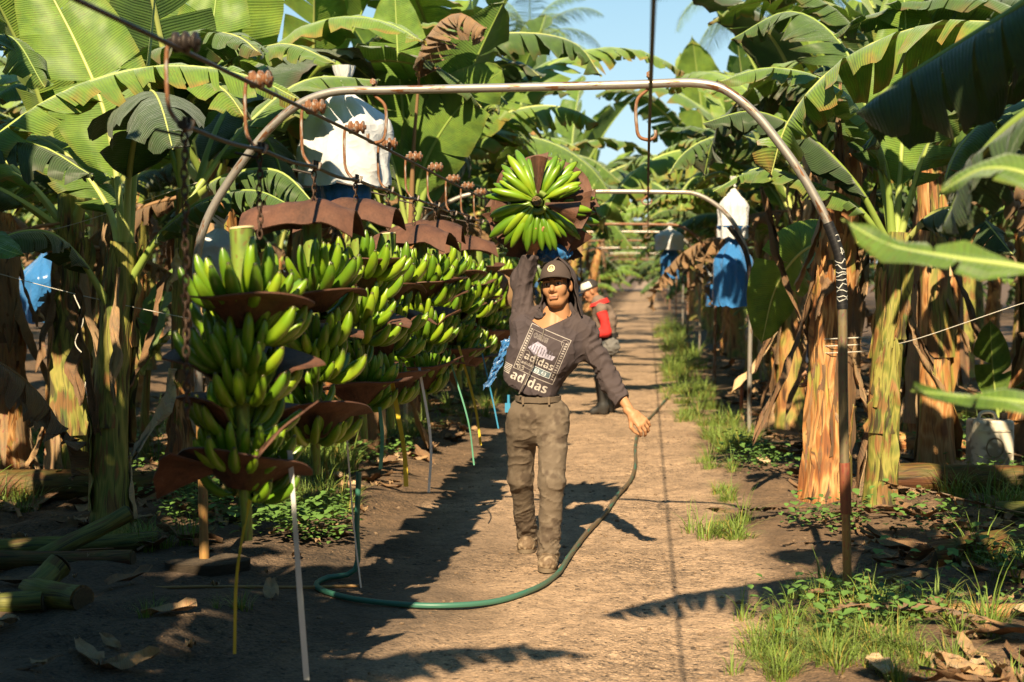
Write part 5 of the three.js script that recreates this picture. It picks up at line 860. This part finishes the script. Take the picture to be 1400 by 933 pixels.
function weedTuft(n, seed) {                              // creeping weed with oval leaves
  const rnd = rngOf(seed), pos = [], idx = [], col = [];
  for (let i = 0; i < n; i++) {
    const a = rnd() * 6.28, r = .16 * Math.sqrt(rnd()), h = .03 + .12 * rnd(), L = .02 + .024 * rnd(), d = rnd() * 6.28, tilt = .3 + .6 * rnd(), b = pos.length / 3, t = .7 + .5 * rnd();
    const o = V(Math.cos(a) * r, h, Math.sin(a) * r), f = V(Math.cos(d), tilt * .6, Math.sin(d)), s = V(-Math.sin(d), 0, Math.cos(d));
    for (const [u, w, dy] of [[0, 0, 0], [.35, .42, .1], [.35, -.42, .1], [.7, .34, .05], [.7, -.34, .05], [1, 0, -.12], [.5, 0, -.02]]) { pos.push(o.x + f.x * u * L + s.x * w * L, o.y + f.y * u * L + dy * L, o.z + f.z * u * L + s.z * w * L); col.push(t, t, t); }
    idx.push(b, b + 6, b + 1, b, b + 2, b + 6, b + 1, b + 6, b + 3, b + 2, b + 4, b + 6, b + 3, b + 6, b + 5, b + 6, b + 4, b + 5);
  }
  return geo(pos, idx, null, col);
}
function scatter(name, g, m, list, label, category) {
  const im = new THREE.InstancedMesh(g, m, list.length), m4 = new THREE.Matrix4(), q = new THREE.Quaternion(), e = new THREE.Euler();
  list.forEach(([x, y, z, rx, ry, rz, s, sy], i) => { m4.compose(V(x, y, z), q.setFromEuler(e.set(rx, ry, rz)), V(s, sy ?? s, s)); im.setMatrixAt(i, m4); });
  im.castShadow = im.receiveShadow = true; im.name = numbered(name); scene.add(im); return tag(im, label, category, undefined, 'stuff');
}
{
  const rnd = rngOf(1234), J = (a) => (rnd() - .5) * a, gauss = () => (rnd() + rnd() + rnd() - 1.5) / 1.5;
  M.grass = mat({ color: RGB(.14, .23, .03), roughness: .7, transmission: .25, thickness: 0, vertexColors: true });
  M.weed = mat({ color: RGB(.085, .17, .03), roughness: .7, vertexColors: true });
  const patches = [   // x, z, rx, rz, count, size
    [.75, -6.05, .34, .42, 62, .72], [.98, -6.75, .25, .35, 30, .8], [.55, -5.65, .22, .25, 24, .6], [1.05, -5.75, .3, .3, 24, .75], [.45, -8.6, .16, .35, 16, .8], [.52, -9.9, .12, .4, 9, .6],
    [.75, -12.9, .34, 1.5, 130, .85], [.62, -15.5, .3, 1.4, 100, .9], [.55, -18.5, .3, 1.8, 80, .9], [.6, -22.5, .3, 2.5, 80, 1.3], [.65, -28, .35, 4, 90, 1.4], [.7, -37, .4, 6, 90, 1.5],
    [-2.75, -10.6, .5, .7, 90, 1.4], [-3.5, -11.8, .5, .8, 60, 1.5], [-2.2, -8.9, .3, .5, 40, .9], [-2.35, -12.8, .4, 1.3, 60, 1.2], [-1.95, -17, .4, 2.5, 90, 1.2], [-1.75, -22, .35, 3, 80, 1.3], [-1.8, -30, .4, 5, 110, 1.5], [-4.4, -9.0, .4, .4, 20, 1.2], [-2.55, -7.6, .3, .3, 14, .8], [-1.85, -6.2, .12, .1, 3, .5], [-2.2, -5.95, .1, .1, 3, .5],
    [2.4, -9.2, .4, .6, 26, 1.1], [1.9, -7.6, .35, .4, 20, 1], [1.35, -6.2, .2, .3, 10, .9], [3.2, -12.5, .6, 1, 40, 1.2], [2.6, -14.5, .6, 1.4, 50, 1.2], [-5.2, -12.5, .9, 1.5, 60, 1.4],
  ];
  const lists = [[], [], []];
  for (const [px, pz, rx, rz, n, s] of patches) for (let i = 0; i < n; i++) { const x = px + gauss() * rx * 1.5, z = pz + gauss() * rz * 1.5; if (z < -11.5 && n3(x * 1.6, z * .8, 61) > .05) continue; lists[Math.floor(rnd() * 3)].push([x, groundHeight(x, z) - .005, z, J(.2), rnd() * 6.28, J(.2), s * (.55 + .7 * rnd())]); }
  [grassTuft(34, .2, .075, 1), grassTuft(26, .27, .07, 2), grassTuft(46, .13, .10, 3)].forEach((g, i) => scatter('grass', g, M.grass, lists[i], ['long green grass growing in tufts beside the path', 'tall loose grass blades beside the path', 'short dense grass at the path edge'][i], 'grass'));
  const weeds = []; for (const [px, pz, rx, rz, n] of [[-2.0, -7.9, .3, .3, 26], [-2.7, -8.6, .4, .5, 22], [1.05, -8.6, .2, .3, 9], [1.6, -8.6, .3, .3, 9], [1.7, -7.0, .5, .5, 9], [2.8, -10.2, .5, .5, 18], [-3.6, -9.6, .6, .6, 22], [.9, -11.5, .25, .8, 20], [-2.4, -11.5, .5, 1, 30], [-3.6, -14, .8, 2, 50], [2.6, -13, .9, 2, 50], [.95, -6.2, .3, .4, 12]]) for (let i = 0; i < n; i++) { const x = px + gauss() * rx * 1.4, z = pz + gauss() * rz * 1.4; weeds.push([x, groundHeight(x, z) - .01, z, J(.2), rnd() * 6.28, J(.2), .7 + .9 * rnd()]); }
  scatter('weeds', weedTuft(24, 9), M.weed, weeds, 'low leafy weeds growing between the stems', 'weeds');
  // leaf litter on the beds
  const scrap = (seed, L, w) => sheet((u, v) => V((u - .5) * L, .02 + .05 * L * 3 * (u - .5) ** 2 + .035 * n3(u * 2, v * 2, seed) + .25 * w * Math.abs(v - .5), (v - .5) * w * Math.sin(Math.PI * (.12 + .8 * u))), 6, 4, .002, L / .4, w / .4);
  const bed = () => { for (;;) { const left = rnd() < .48, x = left ? -1.75 - 4.2 * rnd() ** 1.2 : .85 + 4 * rnd() ** 1.1, z = -5 - 24 * rnd() ** (left ? 1.4 : 1.8); if (!left && x < 1.15 && rnd() < .7) continue; if (left && z > -7.2 && rnd() < .72) continue; return [x, z]; } };
  [[1, .3, .1, M.drySheath[0], 620], [2, .42, .13, M.drySheath[1], 620], [3, .2, .12, M.drySheath[2], 260], [4, .55, .07, M.drySheath[1], 420], [5, .12, .06, M.drySheath[0], 700]].forEach(([s, L, w, m, n]) => {
    const l = []; for (let i = 0; i < n; i++) { const [x, z] = bed(); l.push([x, groundHeight(x, z) + .005 + .03 * rnd(), z, J(.7), rnd() * 6.28, J(.5), .3 + .6 * rnd()]); } scatter('leaf_litter', scrap(s, L, w), m, l, ['curled tan scraps of dry banana leaf on the beds', 'dark brown torn leaf scraps on the beds', 'pale straw coloured leaf scraps on the beds', 'thin dark strips of dead sheath on the beds', 'small dry leaf crumbs on the beds'][s - 1], 'leaf litter');
  });
  // clods and crumbs
  const clod = new THREE.IcosahedronGeometry(1, 1); { const p = clod.attributes.position; for (let i = 0; i < p.count; i++) { const k = 1 + .35 * n3(p.getX(i) * 1.3, p.getY(i) * 1.3, p.getZ(i) * 1.3); p.setXYZ(i, p.getX(i) * k, p.getY(i) * k * .65, p.getZ(i) * k); } clod.computeVertexNormals(); }
  const cl = []; for (let i = 0; i < 2600; i++) { const x = -2.6 + 4.6 * rnd(), z = -4.9 - 13 * rnd() ** 1.5; cl.push([x, groundHeight(x, z) + .001, z, J(2), rnd() * 6, J(2), .0035 + .011 * rnd() ** 4]); }
  scatter('soil_clods', clod, mat({ color: RGB(.17, .115, .072), roughness: .95 }), cl, 'small clods and crumbs of earth on the path', 'clods');
  // fallen leaves lying whole
  const dryLabel = 'large curled dead banana leaf lying on the bed';
  for (const [x, z, s, t] of [[-3.0, -7.2, .8, 1], [-3.9, -8.5, .9, 2], [-2.6, -8.2, .7, 4], [-3.6, -6.6, .7, 5], [1.6, -8.0, .7, .5], [2.3, -8.6, .9, 2.6], [2.0, -7.1, .8, 1.2], [2.9, -9.6, .9, 4], [1.0, -9.0, .6, 3], [2.5, -12, .9, 5], [3.6, -10.4, .9, 1], [1.5, -5.9, .7, 2.2], [1.7, -10.9, .8, 0.2], [1.75, -6.4, .7, 4.2], [2.1, -6.6, .8, 3.2], [1.9, -8.4, .8, 5.2], [2.6, -7.9, .9, .4], [1.3, -7.6, .6, 1.9], [2.2, -10.2, .8, 2.9]]) {
    const g = protos.dry[Math.floor(rnd() * 5)], p = thing('fallen_leaf', dryLabel, 'dead leaf', 'dead leaves on the beds', onGround(x, z, .05), t), m = mesh('blade', g.blade, rnd() < .6 ? M.dryLeaf : M.dryLeaf2, p); m.rotation.set(Math.PI / 2 + J(.5), 0, .1); m.scale.set(s, s, s * .5); mesh('midrib', g.rib, M.dryRib, m);
  }
  // cut lengths of stem
  const log = (x, z, L, r, turn, m, label, tilt = 0, lift = 0) => { const p = thing('cut_log', label, 'cut stem', undefined, onGround(x, z, r * .8 + lift), turn); p.rotation.z = tilt; const sd = x * 7 + z; mesh('stem', tube([[-L / 2, 0, 0], [-L / 5, .01, .02], [L / 4, 0, -.01], [L / 2, .01, 0]], r, 18, 14, { uvAround: 1, shape: (a, t) => 1 + .06 * n3(Math.cos(a) * 1.5, Math.sin(a) * 1.5, t * 4 + sd) }), m, p); for (const s of [-1, 1]) mesh('cut_face', new THREE.CylinderGeometry(r * .93, r * .93, .006, 14).rotateZ(Math.PI / 2).translate(s * (L / 2 + .004), .005, 0), M.cutDark, p); };
  M.cutDark = mat({ color: RGB(.13, .10, .055), map: dirtColor, roughness: .9 });
  M.darkLog = mat({ map: stemMaps[0], color: RGB(.35, .28, .2), bumpMap: stemBump, bumpScale: .004, roughness: .7 });
  M.greenLog = mat({ map: stemMaps[1], color: RGB(.5, .55, .4), bumpMap: stemBump, bumpScale: .004, roughness: .6 });
  log(-3.1, -7.35, .95, .055, .2, M.greenLog, 'long green cut stem lying below the spotted plant', .03); log(-2.95, -7.1, .6, .045, .75, M.greenLog, 'green stem piece propped on the long green log', .35, .08); log(-3.25, -6.9, 1.3, .05, .08, M.darkLog, 'long dark rotten stem on the shaded bed'); log(-2.62, -6.05, .36, .06, -.5, M.greenLog, 'short green stem end on bare soil near the pole base'); log(-2.8, -6.35, .22, .06, 1.1, M.greenLog, 'stubby green stem end facing the path', .5, .03); log(-3.05, -5.95, .8, .05, .15, M.greenLog, 'green split stem at the shaded near bed'); log(-3.6, -9.4, 2.3, .12, .06, M.darkLog, 'thick brown fallen trunk behind the spotted plant'); log(-2.45, -9.2, .5, .09, 1.2, M.greenLog, 'yellow green log end beside the wooden pole'); log(-2.4, -8.4, .3, .05, .2, M.greenLog, 'small yellow log in the weeds');
  log(2.05, -9.75, 1.0, .1, -.12, M.darkLog, 'dark wet trunk with black end before the jerrycan'); log(1.9, -7.9, .9, .075, .5, M.darkLog, 'black rotten log half buried in litter', .08); log(2.5, -8.7, .8, .05, -.2, M.greenLog, 'yellow green stem under the dead leaves'); log(2.9, -12.4, 1.8, .11, .3, M.stems[2], 'brown fallen trunk behind the jerrycan'); log(1.55, -6.45, .9, .035, .1, M.bamboo, 'thin yellow stick lying in the near litter'); log(3.4, -15, 2.2, .12, .1, M.stems[0], 'pale fallen trunk deep among the stems'); log(-1.9, -6.75, 1.0, .008, .1, M.bamboo, 'thin dry twig on the bare soil');
  // jerrycan
  const can = thing('jerrycan', 'dirty white plastic jerrycan standing among leaf litter', 'jerrycan', undefined, onGround(2.55, -10.85), .1);
  const canMap = colorTexture(256, 256, (u, v) => { const a = tile(u, v, 4, 201), b = tile(u, v, 16, 202), d = smoothstep(a + .5 * b, -.1, .5); return mix3([.60, .55, .45], [.17, .13, .085], d * .75); });
  const canM = mat({ map: canMap, roughness: .6 }), rb = (w, h, d, r) => { const s = new THREE.Shape(); s.moveTo(-w / 2 + r, -d / 2); s.lineTo(w / 2 - r, -d / 2); s.quadraticCurveTo(w / 2, -d / 2, w / 2, -d / 2 + r); s.lineTo(w / 2, d / 2 - r); s.quadraticCurveTo(w / 2, d / 2, w / 2 - r, d / 2); s.lineTo(-w / 2 + r, d / 2); s.quadraticCurveTo(-w / 2, d / 2, -w / 2, d / 2 - r); s.lineTo(-w / 2, -d / 2 + r); s.quadraticCurveTo(-w / 2, -d / 2, -w / 2 + r, -d / 2); return new THREE.ExtrudeGeometry(s, { depth: h, bevelEnabled: true, bevelSize: .02, bevelThickness: .025, bevelSegments: 4 }).rotateX(-Math.PI / 2); };
  mesh('body', rb(.27, .36, .2, .04).translate(0, .02, 0), canM, can); mesh('handle', tube([[-.09, .40, 0], [-.07, .45, 0], [.02, .455, 0], [.05, .40, 0]], .014, 20, 8), canM, can); mesh('cap', new THREE.CylinderGeometry(.028, .03, .05, 14).translate(.1, .43, 0), M.darkSteel, can);
  mesh('emblem', new THREE.TorusGeometry(.062, .006, 6, 28).scale(1, 1.15, .6).translate(0, .205, .121), mat({ color: RGB(.2, .155, .1), roughness: .8 }), can); for (const y of [.08, .33]) mesh('rib', boxg(.25, .014, .012, 0, y, .121), canM, can);
  // hose
  const hosePts = [[-1.45, .56, -7.05], [-1.46, .3, -7.04], [-1.47, .06, -7.02], [-1.60, .02, -6.95], [-1.62, .02, -6.82], [-1.45, .02, -6.62], [-1.2, .02, -6.5], [-.96, .02, -6.47], [-.72, .02, -6.6], [-.55, .02, -6.85], [-.46, .02, -7.24], [-.42, .02, -7.7], [-.36, .02, -8.35], [-.27, .02, -9.1], [-.2, .02, -9.8], [-.12, .02, -10.6], [-.09, .02, -11.4], [-.10, .02, -12.8], [-.06, .02, -14.2], [.1, .02, -16], [.25, .02, -17.6]].map(([x, y, z], i) => [x, (i > 2 ? groundHeight(x, z) : 0) + y, z]);
  const hoseMap = colorTexture(64, 1024, (u, v) => mix3([.035, .14, .10], [.13, .092, .055], smoothstep(tile(u, v, 2, 211, 26) + .35 * tile(u, v, 4, 212, 90), -.6, -.1) * smoothstep(v, .1, .3)));
  const hg = tube(hosePts, .014, 260, 10), hu = hg.attributes.uv; { let mx = 0; for (let i = 0; i < hu.count; i++) mx = Math.max(mx, hu.getY(i)); for (let i = 0; i < hu.count; i++) hu.setXY(i, hu.getX(i) / .088, hu.getY(i) / mx); }
  single('garden_hose', hg, mat({ map: hoseMap, roughness: .45 }), 'muddy green hose snaking along the earth path', 'hose');
  // twine
  const tw = mat({ color: RGB(.6, .57, .5), roughness: .9 }), twine = (pts, label, r = .0022) => single('twine', tube(pts, r, 60, 5), tw, label, 'twine');
  const wrapT = (cx, cz, y0, y1, r, n) => { const p = []; for (let i = 0; i <= n * 12; i++) { const a = i / 12 * 6.28; p.push([cx + Math.cos(a) * r * (1 + .05 * Math.sin(i)), lerp(y0, y1, i / (n * 12)) + .02 * Math.sin(a * 1.0 + 1), cz + Math.sin(a) * r]); } return p; };
  twine(wrapT(1.315, -9.715, 1.02, 1.16, .172, 3), 'white twine tied round the thick cut stump', .003); twine([[1.5, 1.12, -9.6], [1.58, 1.1, -9.4], [2.3, 1.38, -9.0], [3.3, 1.75, -8.6]], 'white guy twine stretched from the thick stump past the jerrycan');
  twine([[1.47, 1.1, -9.57], [1.52, 1.0, -9.5], [1.55, .86, -9.52], [1.5, .8, -9.5], [1.47, .9, -9.5], [1.52, .97, -9.48]], 'loose loop of white twine beside the thick stump', .0028);
  twine([[-5.2, 1.75, -9.6], [-4, 1.52, -8.8], [-3.05, 1.38, -8.05], [-2.0, 1.2, -7.8]], 'taut thin twine passing the spotted green stem'); twine([[-4.9, 1.9, -9.9], [-4.0, 1.85, -9.2], [-2.9, 2.15, -9.0]], 'slack thin twine above the orange stump'); twine([[-3.78, 1.42, -9.1], [-3.7, 1.25, -9.05], [-3.76, 1.1, -9.06], [-3.66, .98, -9.04], [-3.68, .8, -9.02], [-3.6, .66, -9.0]], 'tangled twine hanging beside the streaked green stem', .0035);
  // a short red post and a wire stake in the grass
  single('marker_post', tube([onGround(1.0, -15.2, -.05), [1.0, .2, -15.2], [1.01, .48, -15.2]], .02, 6, 8), M.redPole, 'short red post in the grass beside the path', 'post'); 
  // young shoots at the foot of the rows
  const shoot = 'young banana shoot with narrow upright leaves at the foot of the row';
  for (let i = 0; i < 34; i++) { const left = i % 2, z = -9.5 - 1.05 * i + J(1), x = (left ? -3.1 - 1.6 * rnd() : 1.9 + 1.6 * rnd()); const h = .35 + .6 * rnd(), p = thing('banana_shoot', shoot, 'banana shoot', 'young shoots between the rows', onGround(x, z)); mesh('pseudostem', stemGeometry(h, .05, .028, [J(.1), J(.1)], i, 8, 9).g, M.stems[1], p); for (let k = 0; k < 5; k++) addLeaf(p, k < 2 ? 'upright' : 'arching', rnd, [0, h * .95, 0], rnd() * 6.28, .35 + .3 * rnd(), M.leaves[k % 2], J(.3)); }
}
renderer.render(scene, camera);
